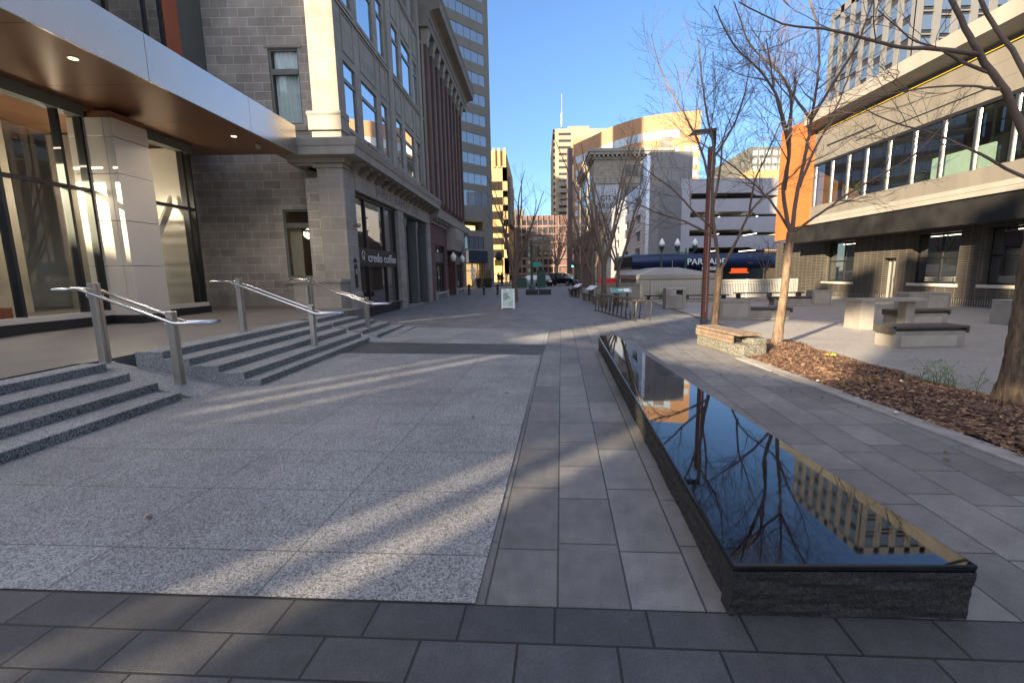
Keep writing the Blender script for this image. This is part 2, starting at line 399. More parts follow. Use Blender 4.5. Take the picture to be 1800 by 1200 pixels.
v = N(nt, 'TexVoronoi', Scale=24.); nt.links.new(pos(nt), v.inputs['Vector']); s = N(nt, 'SeparateColor'); nt.links.new(v.outputs['Color'], s.inputs[0])
r = ramp(nt, s.outputs[0], [(0, (.05,.022,.012)), (.45, (.122,.064,.036)), (.8, (.215,.125,.072)), (1, (.38,.24,.15))])
r2 = ramp(nt, ob.outputs[0], [(.3, (.65,)*3), (.7, (1.15,)*3)])
c = mixc(nt, r.outputs[0], r2.outputs[0], 1., 'MULTIPLY'); nt.links.new(c, b.inputs['Base Color']); b.inputs['Roughness'].default_value = .85
mb = MB()
nx, ny = 30, 120
grid = {}
for i in range(nx+1):
    for j in range(ny+1):
        x = 3.7 + 2.4*i/nx; y = -4 + 14.6*j/ny
        grid[i,j] = len(mb.v); mb.v.append(Vector((x, y, mulch_h(x,y) if in_bed(x,y) else .0)))
for i in range(nx):
    for j in range(ny):
        x = 3.7 + 2.4*(i+.5)/nx; y = -4 + 14.6*(j+.5)/ny
        if in_bed(x,y): mb.f.append([grid[i,j],grid[i+1,j],grid[i+1,j+1],grid[i,j+1]])
rnd = random.Random(3)
for k in range(22000):
    y = 2.2 + 8.4*rnd.random()**1.15; x = 3.75 + 2.5*rnd.random()
    if not in_bed(x+rnd.uniform(-.06,.06), y): continue
    z = mulch_h(x,y) + rnd.uniform(.0,.025)
    l = rnd.uniform(.012,.042); w = rnd.uniform(.006,.015); a = rnd.random()*PI; t = rnd.uniform(-.5,.5); q = rnd.uniform(-.4,.4)
    dx, dy = math.cos(a), math.sin(a)
    p = Vector((x,y,z)); e = Vector((dx*l, dy*l, l*t)); f = Vector((-dy*w, dx*w, w*q))
    n = len(mb.v); mb.v += [p-e-f, p+e-f*.6, p+e*.8+f, p-e+f]; mb.f.append([n,n+1,n+2,n+3])
solo(mb, 'mulch', m_mulch, kind='stuff')
for i, (x, y, cc) in enumerate(((5.25,7.9,0),(4.05,4.9,1),(4.9,5.9,1),(4.1,6.4,1))):
    if cc == 0:
        mb = MB()
        for k in range(7):
            a = k*.9; mb.poly([(x,y,.13),(x+.09*math.cos(a),y+.09*math.sin(a),.14),(x+.06*math.cos(a+.5),y+.06*math.sin(a+.5),.17)])
        solo(mb, 'fallen_leaf', m_yellow, 'yellow leaf lying on the brown mulch beside the tan lit trunk', 'leaf')
    else:
        mb = MB(); mb.lathe([(.012,0),(.03,.01),(.034,.025),(.02,.042),(.006,.047)], n=7); mb.v = [Vector((p.x*.9+x, p.y*.7+y, p.z*.6+max(.02, mulch_h(x,y)))) for p in mb.v]
        solo(mb, 'pebble', m_sill, 'small pale stone lying on the edge of the brown bark mulch', 'stone', 'pale stones scattered on the mulch', smooth=True)

m_dleaf = mat('dry_leaf', (.13,.07,.03), .8, 0, .4, 30)
rl = random.Random(21)
for k in range(26):
    if k < 14: x, y, z = bedx(6)-rl.uniform(.02,.5), rl.uniform(2.5,8.2), .012
    else: x, y, z = rl.uniform(-4,3.2), rl.uniform(1.2,11), .016
    if 0.85 < x < 2.1 and k >= 14: continue
    a = rl.random()*6.3; l = rl.uniform(.018,.04); e = Vector((math.cos(a),math.sin(a),.0))*l; w_ = Vector((-math.sin(a),math.cos(a),0))*l*.5; p = Vector((x,y,z))
    mb = MB(); mb.poly([p-e,p+w_+Vector((0,0,.012)),p+e]); mb.poly([p-e,p+e,p-w_+Vector((0,0,.010))]); solo(mb, 'dry_leaf', m_dleaf, 'small curled brown leaf lying loose on the stone paving', 'leaf', 'dry leaves scattered on the paving')
# ------------------------------------------------------------------ terrace and granite stairs
def flight(label, y0, y1, yr, xs, h, cheek, low=None):
    """xs: riser x from the lowest to the highest; yr: far end of each riser"""
    t = thing('granite_steps', label, 'steps', (xs[0], y0, 0), 'flights of granite steps up to the terrace')
    for i, x in enumerate(xs):
        m2 = MB()
        xb = xs[i+1]-.02 if i+1 < len(xs) else x-.42
        ye = yr[i]
        m2.hexa([(xb,y0,-.1),(x,y0,-.1),(x,ye,-.1),(xb,ye,-.1)],[(xb,y0,(i+1)*h),(x,y0,(i+1)*h),(x,ye,(i+1)*h),(xb,ye,(i+1)*h)])
        st = m2.build('step', g_step, t, bevel=.012)
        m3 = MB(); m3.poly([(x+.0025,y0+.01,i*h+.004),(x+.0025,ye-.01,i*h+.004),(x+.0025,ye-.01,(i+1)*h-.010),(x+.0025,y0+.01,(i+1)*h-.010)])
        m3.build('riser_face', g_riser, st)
    if cheek:
        c0, c1 = cheek
        m4 = MB()
        X0, X1, Z = xs[0]+.12, xs[-1]-.15, len(xs)*h
        m4.hexa([(X1-.35,c0,-.05),(X0,c0,-.05),(X0,c1,-.05),(X1-.35,c1,-.05)],[(X1-.35,c0,Z-.003),(X0,c0,.012),(X0,c1,.012),(X1-.35,c1,Z-.003)])
        m4.v[4] = Vector((X1-.35,c0,Z-.003)); m4.v[7] = Vector((X1-.35,c1,Z-.003))
        m4.build('sloped_cheek', g_step, t)
    if low:
        m5 = MB(); x0, xa, ya, yb = low
        m5.hexa([(x0,ya,-.03),(xa,ya,-.03),(xa,yb,-.03),(x0,yb,-.03)],[(x0,ya,.018),(xa,ya,.012),(xa,yb,.05),(x0,yb,.05)]); m5.build('base_slab', g_step, t, bevel=.006)
    return t
flight('near flight of four speckled granite steps in front of the nearest handrail', -6.0, 6.0, [5.9,6.0,6.08,6.22], [-4.85,-5.24,-5.69,-6.14], .115, (5.98,6.62))
flight('middle flight of granite steps between the nearest and the middle handrail', 6.62, 9.0, [11.15,11.2,11.25,11.4,11.2], [-4.22,-4.46,-4.84,-5.27,-5.66], .11, (11.0,11.6))
flight('far flight of granite steps beside the stone shopfront pier', 11.6, 14, [14.0,13.85,13.55,13.4,13.5], [-4.2,-4.58,-4.93,-5.33,-5.72], .11, None, (-4.5,-3.85,11.7,14.1))
mb = MB()
mb.hexa([(-14,-8,-.1),(-6.45,-8,-.1),(-6.45,6.5,-.1),(-14,6.5,-.1)],[(-14,-8,.46),(-6.45,-8,.46),(-6.45,6.5,.46),(-14,6.5,.46)])
mb.hexa([(-14,6.5,-.1),(-6.42,6.5,-.1),(-6.05,9,-.1),(-14,9,-.1)],[(-14,6.5,.46),(-6.42,6.5,.46),(-6.05,9,.548),(-14,9,.548)])
mb.hexa([(-14,9,-.1),(-6.05,9,-.1),(-5.98,15.4,-.1),(-14,15.4,-.1)],[(-14,9,.548),(-6.05,9,.548),(-5.98,15.4,.552),(-14,15.4,.552)])
mb.box(-14,-6.7,15.4,17,-.1,.552)
solo(mb, 'terrace', m_terrace, kind='structure')

# ------------------------------------------------------------------ handrails
def handrail(label, lo, hi, hl, hh):
    """lo/hi: base points of the two posts"""
    t = thing('handrail', label, 'handrail', lo, 'steel handrails on the granite steps')
    lo = Vector(lo); hi = Vector(hi); d = (hi-lo); d.z = 0; L = d.length; d.normalize(); n = Vector((-d.y, d.x, 0))
    for b0, h in ((lo, hl), (hi, hh)):
        f = frame(b0, d, n)
        m2 = MB(f); m2.box(-.045,.045,-.055,-.006,0,h); m2.box(-.045,.045,.006,.055,0,h); m2.box(-.035,.035,-.0055,.0055,0,h-.012)
        m2.build('post', m_steel, t, bevel=.004)
        m3 = MB(f); m3.box(-.07,.07,-.08,.08,-.004,.008); m3.build('base_plate', m_steel, t)
    for sgn in (-1, 1):
        o = n*(.125*sgn)
        a = lo + Vector((0,0,hl-.12)) + o; b3 = hi + Vector((0,0,hh-.12)) + o
        sl = (b3-a)
        pa = a - sl*.1; pb = b3 + sl*.1
        path = [pa - d*.48, pa, pb, pb + d*.34]
        m2 = MB(); m2.tube(path, .021, 10)
        m2.build('rail', m_steel2, t, smooth=True)
        for q in (a, b3):
            m4 = MB(); m4.tube([q - Vector((0,0,.02)), q - Vector((0,0,.075)), q - Vector((0,0,.085)) - o*.45], .007, 6)
            m4.build('bracket', m_steel2, t, smooth=True)
    ends = []
    for sgn in (-1, 1):
        o = n*(.125*sgn); a = lo + Vector((0,0,hl-.12)) + o; b3 = hi + Vector((0,0,hh-.12)) + o; ends.append((a - (b3-a)*.1 - d*.48, b3 + (b3-a)*.1 + d*.34))
    for k in (0, 1):
        m2 = MB(); m2.tube([ends[0][k], ends[1][k]], .021, 10); m2.build('end_return', m_steel2, t, smooth=True)
handrail('nearest steel handrail with two flat posts on the granite steps', (-5.2,6.32,.01), (-6.2,6.28,.45), 1.17, 1.14)
handrail('middle steel handrail of the three on the granite steps', (-4.6,9.14+.0,.01), (-6.05,9.15,.55), 1.05, 1.08) if False else None
handrail('middle steel handrail of the three on the granite steps', (-4.62,9.14,.01), (-6.04,9.12,.55), 1.06, 1.08)
handrail('farthest steel handrail, close to the stone shopfront pier', (-4.66,12.23,.01), (-6.3,12.5,.55), 1.05, 1.08)

# ------------------------------------------------------------------ glass fronted building with the metal canopy
gb = thing('glass_fronted_building', 'modern glass fronted building with a big metal canopy over the terrace steps', 'building', (-10.6, 11, .55))
GX = -10.55
mb = MB(); mb.box(-22,GX+.12,8.2,14.3,.5,.76); mb.box(-10.9,-9.7,10.95,12.05,.5,.74); mb.build('plinth', m_black, gb)
mb = MB(); mb.box(-22,GX-.12,8.4,14.2,.7,.80); mb.build('floor', m_terrace, gb)
mb = MB(); mb.box(GX-.05,GX+.10,8.25,11.0,.762,.88); mb.box(GX-.05,GX+.10,12.0,14.25,.762,.88); mb.build('sill', m_clad, gb)
# clad column with panel joints
cl = MB(); zs = [.745,1.95,3.02,4.1,4.93,5.36]
for z0, z1 in zip(zs, zs[1:]):
    cl.box(-10.9,-10.06,11.0,11.97,z0+.006,z1-.006); cl.box(-10.048,-9.84,11.0,11.97,z0+.006,z1-.006)
co = cl.build('column', m_clad, gb, bevel=.006)
mb = MB(); mb.box(-10.88,-9.87,11.03,11.94,.75,5.5); mb.build('column_core', m_soffit, gb)
# glazing
def glazing(y0, y1, muls, trans, head=5.36):
    fr = MB()
    for y in muls: fr.box(GX-.14,GX+.03,y-.035,y+.035,.88,head)
    for z in trans: fr.box(GX-.12,GX+.02,y0,y1,z-.04,z+.04)
    f = fr.build('window_frame', m_black, gb)
    ym = sorted(muls)
    for a, b4 in zip(ym, ym[1:]):
        p = MB(); p.box(GX-.045,GX-.035,a+.03,b4-.03,.88,head); p.build('pane', m_clear, gb)
    hd = MB(); hd.box(GX-.18,GX+.10,y0,y1,head,head+.243); hd.build('window_head', m_winframe, gb)
glazing(8.25, 11.0, [8.28,9.14,10.45,10.98], [3.72])
glazing(12.0, 14.28, [12.0,13.98,14.25], [3.72])
mb = MB(); mb.box(-12.4,GX-.14,14.2,14.26,.76,5.5); mb.build('return_wall', m_winframe, gb)
mb = MB(); mb.box(-12.4,GX-.15,14.15,14.195,.8,5.5); mb.build('inner_lining', m_clad, gb)
mb = MB()
for x in (-10.7,-11.0,-12.3): mb.box(x-.03,x+.03,14.26,14.32,.76,5.5)
mb.build('return_mullion', m_black, gb)
# left side glazing of the lobby (just outside the frame) and inside walls
mb = MB()
for x in (-22,-19,-16.5,-14.4,-10.68): mb.box(x-.04,x+.04,8.22,8.34,.8,5.5)
mb.box(-22,-10.6,8.22,8.34,5.3,5.56); mb.build('side_frame', m_black, gb)
mb = MB(); mb.box(-21.9,-10.7,8.27,8.28,.8,5.3); mb.build('side_pane', m_clear, gb)
m_inner = brick('inner_stone', (.23,.195,.15), (.26,.22,.17), (.2,.17,.13), 1.4, .62, .004, .6, .1, nvar=.15)
m_warm = mat('warm_wall', (.34,.29,.225), .6, 0, .15, 1.2)
mb = MB(); mb.box(-22.1,-22,8.2,14.3,.8,5.6); mb.box(-22,-13.2,13.9,14.2,.8,5.6); mb.box(-13.3,-13.1,9.9,11.6,.8,5.55); mb.build('inner_wall', m_warm, gb)
mb = MB(); mb.box(-14.0,-13.4,9.0,9.6,.8,5.55); mb.box(-13.4,-12.7,12.9,13.5,.8,5.55); mb.build('inner_column', m_inner, gb)
mb = MB(); mb.box(-12.0,-11.4,8.6,9.25,.8,1.12); mb.box(-12.0,-11.5,9.5,9.75,.8,1.05); mb.build('inner_bench', m_orange_dark, gb)
mb = MB()
for i in range(14): mb.box(-12.0-.0*i,-11.1,12.2+.12*i,12.32+.12*i,.8+.2*i,.86+.2*i)
mb.hexa([(-11.1,12.1,.75),(-11.02,12.1,.75),(-11.02,14.0,3.75),(-11.1,14.0,3.75)],[(-11.1,12.1,1.1),(-11.02,12.1,1.1),(-11.02,14.0,4.1),(-11.1,14.0,4.1)])
mb.build('inner_stair', m_clad, gb)
mb = MB()
rr = random.Random(5)
for k in range(60):
    a = rr.random()*6.3; l = rr.uniform(.2,.55); e = rr.uniform(.3,1.3)
    p = Vector((-11.2,8.75,1.0)); d = Vector((math.cos(a)*math.cos(e), math.sin(a)*math.cos(e), math.sin(e)))*l; w = Vector((-math.sin(a), math.cos(a), 0))*.03
    mb.poly([p+d*.4, p+d*.75+w, p+d, p+d*.75-w])
mb.build('pot_plant', m_leaf, gb)
mb = MB(); mb.box(-22,-14,8.2,14.3,5.6,5.7); mb.build('ceiling', m_soffit, gb)
# canopy
FX, FY = -7.82, 15.45
mb = MB()
ysf = [4.0, 6.4, 9.75, 13.05, FY]
for a, b4 in zip(ysf, ysf[1:]): mb.box(FX-.05,FX,a+.006,b4-.006,5.6,6.5)
mb.box(-12.5,FX-.05,FY-.05,FY,5.62,6.5)
mb.build('canopy_fascia', m_alum, gb)
mb = MB(); mb.box(-10.9,FX-.055,4,8.2,5.66,6.46); mb.box(-14,FX-.055,8.2,FY-.055,5.66,6.46); mb.build('canopy_body', m_black, gb)
mb = MB()
for a, b4 in zip([4,5.3,7.6,9.9,12.2],[5.3,7.6,9.9,12.2,FY-.05]): mb.box(-13.95 if a > 8 else -10.85,FX-.06,a+.006,b4-.006,5.605,5.65)
mb.build('canopy_soffit', m_soffit, gb)
m_dl = emit('downlight_lens', (1,.75,.4), 1.1)
for x, y in ((-8.35,8.75),(-8.55,13.4)):
    mb = MB(); mb.lathe([(.09,5.592),(.09,5.606)], (x,y), 20); tr = mb.build('downlight', m_steel, gb)
    mb = MB(); mb.lathe([(.068,5.588),(.068,5.5925)], (x,y), 20); mb.build('lens', m_dl, tr)
def lamp_light(x, y, z, e, spot=True, size=.06):
    l_ = bpy.data.lights.new('downlight_and_fill', 'SPOT' if spot else 'POINT'); l_.energy = e; l_.color = (1,.84,.66); l_.shadow_soft_size = size
    if spot: l_.spot_size = R(150); l_.spot_blend = .6
    o_ = bpy.data.objects.new('downlight_and_fill', l_); col.objects.link(o_); o_.parent = gb; o_.location = Vector((x,y,z)) - ORG[gb.name]
for x, y in ((-8.35,8.75),(-8.55,13.4)): lamp_light(x, y, 5.57, 75)
for x, y in ((-12.2,9.4),(-12.2,12.6)): lamp_light(x, y, 3.9, 30, False, .3)  # point lights added in mid-air to brighten the lobby
mb = MB(); mb.lathe([(.03,5.45),(.075,5.49),(.085,5.55),(.085,5.606)], (-8.35,14.2), 14); mb.build('security_camera', m_white, gb, smooth=True)
# upper storeys
mb = MB(); mb.box(-20,-11.5,12.5,15.0,6.4,12.5); mb.build('upper_wall', m_greypanel, gb)
mb = MB(); mb.box(-20,-11.38,15.06,15.66,6.4,12.5); mb.build('upper_pier', m_orange_dark, gb)
mb = MB(); mb.box(-20,-11.45,15.665,16.86,6.4,12.5); mb.build('upper_panel', m_greypanel, gb)
mb = MB()
for y in (13.12,14.38,15.0): mb.box(-11.5,-11.40,y-.05,y+.05,6.4,12.5)
mb.build('upper_mullion', m_black, gb)
mb = MB(); mb.box(-11.5,-11.44,13.17,14.33,6.4,12.4); mb.box(-11.5,-11.44,14.43,14.95,6.4,12.4); mb.build('upper_window', m_glass, gb)

# ------------------------------------------------------------------ sandstone office building with the coffee shop
ob = thing('stone_office_building', 'grey sandstone corner building with a bracketed cornice above a coffee shop front', 'building', (-6.6, 16.4, 0))
W = -6.6; UW = -6.72
def wall_open(mbx, x0, x1, y0, y1, z0, z1, holes):
    """wall slab running along y with rectangular holes (ya,yb,za,zb)"""
    yc = sorted({min(y1,max(y0,q)) for q in [y0,y1]+[h[0] for h in holes]+[h[1] for h in holes]}); zc = sorted({min(z1,max(z0,q)) for q in [z0,z1]+[h[2] for h in holes]+[h[3] for h in holes]})
    for a, b5 in zip(yc, yc[1:]):
        z = None; runs = []
        for c5, d5 in zip(zc, zc[1:]):
            hol = any(h[0] <= (a+b5)/2 <= h[1] and h[2] <= (c5+d5)/2 <= h[3] for h in holes)
            if not hol:
                if runs and abs(runs[-1][1]-c5) < 1e-6: runs[-1][1] = d5
                else: runs.append([c5, d5])
        for c5, d5 in runs: mbx.box(x0,x1,a,b5,c5,d5)
def wall_open_x(mbx, y0, y1, x0, x1, z0, z1, holes):
    m2 = MB(); wall_open(m2, y0, y1, x0, x1, z0, z1, holes)
    n = len(mbx.v); mbx.v += [Vector((p.y, p.x, p.z)) for p in m2.v]; mbx.f += [[n+i for i in f] for f in m2.f]
# side wall facing the viewer
side_holes = [(-9.30,-8.24,7.0,9.5),(-9.30,-8.27,1.6,4.07),(-9.35,-8.2,11.5,14.0)]
mb = MB(); wall_open_x(mb, 16.9, 17.3, -20, -7.2, .4, 26, side_holes); mb.build('side_wall', m_stone, ob)
mb = MB(); mb.box(-20,-7.2,16.86,16.91,.4,1.02); mb.build('base_course', m_trim, ob)
def sash(y, x0, x1, z0, z1, zt, lit=False):
    f = MB(); q = .07
    f.box(x0,x0+q,y+.06,y+.16,z0,z1); f.box(x1-q,x1,y+.06,y+.16,z0,z1); f.box(x0+q,x1-q,y+.06,y+.16,z1-q,z1); f.box(x0+q,x1-q,y+.06,y+.16,z0,z0+q)
    f.box(x0+q,x1-q,y+.03,y+.16,zt-.09,zt+.09)
    fo = f.build('window', m_winframe, ob)
    p = MB(); p.box(x0+q,x1-q,y+.11,y+.12,z0+q,zt-.09); p.box(x0+q,x1-q,y+.11,y+.12,zt+.09,z1-q); p.build('pane', m_clear, fo)
    return fo
m_curtain = mat('pale_curtain', (.62,.66,.66), .8, 0, .1, 3)
m_dim = mat('dim_interior', (.09,.07,.05), .8, 0, .2)
m_bulb = emit('warm_bulb', (1,.55,.2), 8)
w1 = sash(16.9, -9.30,-8.24,7.0,9.5,8.75)
mb = MB()
for i in range(30):
    x0 = -9.2 + i*.031; mb.poly([(x0,17.12+.03*math.sin(i*1.3),7.05),(x0+.031,17.12+.03*math.sin((i+1)*1.3),7.05),(x0+.031,17.12+.03*math.sin((i+1)*1.3),9.45),(x0,17.12+.03*math.sin(i*1.3),9.45)])
mb.build('curtain', m_curtain, w1)
w2 = sash(16.9, -9.30,-8.27,1.6,4.07,3.5)
mb = MB(); mb.box(-9.9,-7.8,19.5,19.6,.6,4.4); mb.box(-9.9,-9.8,17.3,19.6,.6,4.4); mb.box(-7.8,-7.75,17.3,19.6,.6,4.4); mb.box(-9.9,-7.75,17.3,19.6,4.3,4.4); mb.build('room', m_dim, ob)
mb = MB(); mb.box(-9.22,-8.78,17.14,17.18,1.6,3.4); mb.build('blind', m_warm, w2)
for x, y, z in ((-8.62,17.6,3.1),(-8.5,17.9,2.62),(-8.38,17.9,2.62)):
    mb = MB(); mb.lathe([(.01,z-.04),(.035,z-.015),(.035,z+.015),(.012,z+.05)], (x,y), 8); lb = mb.build('lamp_bulb', m_bulb, ob, smooth=True)
    mb = MB(); mb.tube([(x,y,z+.05),(x,y,4.3)], .006, 4); mb.build('cord', m_black, lb)
sash(16.9, -9.35,-8.2,11.5,14.0,13.2)
mb = MB(); mb.box(-9.95,-7.6,17.28,17.4,6.5,15); mb.build('window_backing', m_dim, ob)
mb = MB()
for x0, x1, z in ((-9.42,-8.12,6.92),(-9.42,-8.15,1.5),(-9.5,-8.05,11.4)): mb.box(x0,x1,16.84,17.1,z-.14,z)
mb.box(-9.4,-8.1,16.87,17.0,9.52,9.6); mb.build('window_sill', m_trim, ob)
# low plinth block below the window and the pier foot
mb = MB(); mb.box(-8.25,-6.66,15.25,16.0,.5,1.42); mb.build('plinth_block', m_stone_l, ob)
mb = MB(); mb.box(-8.32,-6.6,15.2,16.0,1.42,1.54); mb.build('plinth_cap', m_trim, ob, bevel=.01)
# corner pier (ground floor), frieze, cornice
mb = MB(); mb.box(-8.0,-7.5,16.15,17.0,.4,5.0); mb.build('corner_wall', m_stone, ob)
mb = MB(); mb.box(-7.5,W,16.0,16.95,.9,5.38); mb.build('corner_pier', m_stone_l, ob, bevel=.015)
mb = MB(); mb.box(-7.55,W+.07,15.95,16.9,-.05,.98); mb.hexa([(-7.55,15.95,.98),(W+.07,15.95,.98),(W+.07,16.9,.98),(-7.55,16.9,.98)],[(-7.5,15.99,1.06),(W+.01,15.99,1.06),(W+.01,16.9,1.06),(-7.5,16.9,1.06)]); mb.build('pier_foot', m_trim, ob)
Yend = 28.6
for y0_, y1_ in ((22.05,22.95),(27.75,Yend)):
    mb = MB(); mb.box(-8,W,y0_,y1_,-.05,4.72); mb.build('shop_pier', m_stone_l, ob, bevel=.01)
mb = MB(); mb.box(-8,W+.012,16.95,Yend,4.74,5.38); mb.box(-8,W+.03,16.3,Yend,5.38,5.46); mb.build('frieze', m_trim, ob)
# cornice profile swept along the street front and a short return on the side
prof = [(-.1,5.46),(.10,5.46),(.12,5.56),(.16,5.60),(.64,5.62),(.66,5.86),(.70,5.90),(.76,6.08),(.76,6.13),(.1,6.22),(-.1,6.22)]
mb = MB()
rows_ = [[(-8.4-.25*p[0],16.9,p[1]),(-8.4-.25*p[0],15.98-p[0]*.75,p[1]),(W+p[0],15.98-p[0]*.75,p[1]),(W+p[0],Yend+.2,p[1])] for p in prof]
for ra, rb in zip(rows_, rows_[1:]):
    for k in range(3): mb.poly([ra[k],ra[k+1],rb[k+1],rb[k]])
mb.poly([r0[3] for r0 in rows_]); mb.build('cornice', m_trim, ob)
mb = MB(); mb.box(-8.3,W+.02,16.0,16.95,5.38,5.47); mb.box(-7.6,W+.05,15.94,16.95,5.30,5.40); mb.build('pier_capital', m_trim, ob)
for i in range(15):
    y = 16.5 + i*.84
    m2 = MB(); m2.prism([(W,5.62),(W+.5,5.62),(W+.5,5.54),(W+.44,5.50),(W+.34,5.47),(W+.20,5.40),(W+.10,5.33),(W,5.33)], y, y+.26, 'y'); m2.box(W,W+.55,y-.03,y+.29,5.595,5.625)
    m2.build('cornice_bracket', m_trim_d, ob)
# upper storeys: bays with windows
fl = [(6.95,9.15),(11.15,13.4),(15.4,17.6),(19.6,21.8)]
bays = [(16.98,18.05),(18.62,20.35),(20.9,21.7),(23.0,24.0),(24.55,26.2),(26.75,27.6)]
holes = [(a,b5,z0,z1) for a,b5 in bays for z0,z1 in fl]
mb = MB(); wall_open(mb, -7.5, UW, 16.45, Yend, 6.2, 25, holes); mb.build('street_wall', m_stone_l, ob)
mb = MB(); mb.box(-7.62,UW+.02,16.34,16.9,7.25,25); mb.build('corner_pilaster', m_stone_l, ob)
mb = MB(); mb.box(-7.68,UW+.05,16.28,16.9,6.1,6.6); mb.box(-7.75,UW+.1,16.2,16.9,6.6,7.05); mb.prism([(16.2,7.05),(16.16,7.12),(16.2,7.2),(16.34,7.25),(16.9,7.25),(16.9,7.05)], -7.78, UW+.12, 'x'); mb.build('pilaster_base', m_trim, ob)
mb = MB()
for y in (22.25,27.95): mb.box(UW,UW+.09,y-.25,y+.25,6.25,25)
for a, b5 in bays:
    for z0, z1 in fl:
        mb.box(UW,UW+.05,a-.1,b5+.1,z0-.16,z0-.03)                   # sill
        for (p0,p1,q0,q1) in ((a,b5,z1+.28,z1+.34),(a,b5,z1+1.55,z1+1.61),(a,a+.06,z1+.34,z1+1.55),(b5-.06,b5,z1+.34,z1+1.55)): mb.box(UW,UW+.035,p0,p1,q0,q1)
for z0, z1 in fl: mb.box(UW,UW+.07,16.5,Yend,z1+1.66,z1+1.75)
mb.box(UW,UW+.6,16.2,Yend+.1,24.6,25.6)
mb.build('string_courses', m_trim, ob)
for a, b5 in bays:
    for z0, z1 in fl:
        f = MB(); q = .06; x0, x1 = UW-.13, UW-.06; zt = z0+(z1-z0)*.72
        f.box(x0,x1,a,a+q,z0,z1); f.box(x0,x1,b5-q,b5,z0,z1); f.box(x0,x1,a+q,b5-q,z1-q,z1); f.box(x0,x1,a+q,b5-q,z0,z0+q); f.box(x0,x1+.03,a+q,b5-q,zt-.07,zt+.07)
        fo = f.build('window', m_winframe, ob)
        p = MB(); p.box(x0+.045,x0+.06,a+q,b5-q,z0+q,zt-.07); p.box(x0+.045,x0+.06,a+q,b5-q,zt+.07,z1-q); p.build('pane', m_mirror, fo)
# coffee shop front
SX = W-.22
mb = MB(); mb.box(SX-.1,SX+.06,16.95,22.05,-.05,.42); mb.build('shop_base', m_black, ob)
mb = MB(); mb.box(SX-.02,W+.03,16.95,22.05,.42,.455); mb.build('shop_sill', m_steel2, ob)
mb = MB()
for y in (16.98,18.28,20.5,22.02): mb.box(SX-.1,SX+.05,y-.05,y+.05,.455,4.72)
for z in (4.66,2.66,2.06): mb.box(SX-.1,SX+.055,16.95,22.05,z-.05,z+.05)
mb.build('shop_frame', m_black, ob)
for a, b5 in ((17.03,18.23),(18.33,20.45),(20.55,21.97)):
    for z0, z1 in ((.455,2.01),(2.71,4.61)):
        p = MB(); p.box(SX-.03,SX-.02,a,b5,z0,z1); p.build('shop_pane', m_glass_shop, ob)
m_signb = mat('dark_sign_board', (.018,.022,.02), .5, 0, .2, 2)
mb = MB(); mb.box(SX-.02,SX+.07,17.03,21.97,2.11,2.61); sg = mb.build('shop_sign', m_signb, ob)
m_letter = mat('grey_letter', (.52,.53,.5), .5, 0, .05)
text_obj('credo coffee', .52, .012, m_letter, 'lettering', sg, Mtext((SX+.085, 19.98, 2.35), (0,1,0)), spacing=1.02, fit=3.55, offset=.004)
mb = MB()
pth = [(SX+.085, 17.72+.16*math.cos(t), 2.40+.19*math.sin(t)) for t in [R(20+k*18) for k in range(12)]]
mb.tube(pth, .02, 6)
for k in range(12):
    t0, t1 = 2*PI*k/12, 2*PI*(k+1)/12
    mb.poly([(SX+.085,17.76,2.33),(SX+.085,17.76+.075*math.cos(t0),2.33+.11*math.sin(t0)),(SX+.085,17.76+.075*math.cos(t1),2.33+.11*math.sin(t1))])
mb.build('emblem', m_letter, sg)
m_carve = mat('carved_shadow', (.12,.11,.095), .9, 0, .1)
for wd_, y_, f_ in (('JAMES',20.1,2.0),('RAMSEY',22.95,2.5),('LTD.',25.3,1.4)): text_obj(wd_, .46, .004, m_carve, 'carved_lettering', ob, Mtext((W+.016, y_, 5.06), (0,1,0)), spacing=1.12, offset=-.004, fit=f_)
# entrance doors
mb = MB(); mb.box(SX-.5,SX-.38,22.95,27.75,0,4.7); mb.build('door_backing', m_black, ob)
for y in (23.0,25.2,27.4):
    m2 = MB(); m2.box(SX-.38,W-.02,y,y+.34,.0,4.1); m2.prism([(SX-.38,4.1),(W,4.1),(W+.02,4.2),(W,4.25),(W+.03,4.5),(W-.02,4.5),(SX-.38,4.5)], y-.05, y+.39, 'y'); m2.build('door_pilaster', m_greypanel, ob)
for y in (23.36,25.56):
    m2 = MB(); 
    for a, b5, z0, z1 in ((y,y+.12,.1,4.5),(y+1.7,y+1.82,.1,4.5),(y+.12,y+1.7,2.5,2.66),(y+.12,y+1.7,.1,.4),(y+.12,y+1.7,1.9,2.0),(y+.86,y+.96,.4,2.5)): m2.box(SX-.36,SX-.24,a,b5,z0,z1)
    do = m2.build('door', m_blackmat, ob)
    m2 = MB(); m2.box(SX-.33,SX-.31,y+.12,y+1.7,.4,4.4); m2.build('door_glass', m_glass_shop, do)
mb = MB(); mb.box(SX-.35,W+.03,22.98,26.0,-.05,.06); mb.build('door_step', m_trim, ob)
mb = MB(); mb.box(W,W+.02,16.4,16.62,1.2,2.05); mb.box(W,W+.02,16.36,16.66,2.12,2.22); mb.hexa([(W,16.45,2.22),(W+.02,16.45,2.22),(W+.02,16.57,2.22),(W,16.57,2.22)],[(W,16.49,2.3),(W+.02,16.49,2.3),(W+.02,16.53,2.3),(W,16.53,2.3)]); pq = mb.build('plaque', m_blackmat, ob)
mb = MB(); mb.box(W+.02,W+.026,16.47,16.56,1.7,1.88); mb.build('plaque_badge', m_sill, pq)
mb = MB(); mb.tube([(W,16.7,3.45),(W+.12,16.7,3.45)], .04, 8); mb.lathe([(.04,3.37),(.075,3.41),(.08,3.47),(.05,3.52)], (W+.15,16.7), 10); mb.build('security_camera', m_white, ob, smooth=True)
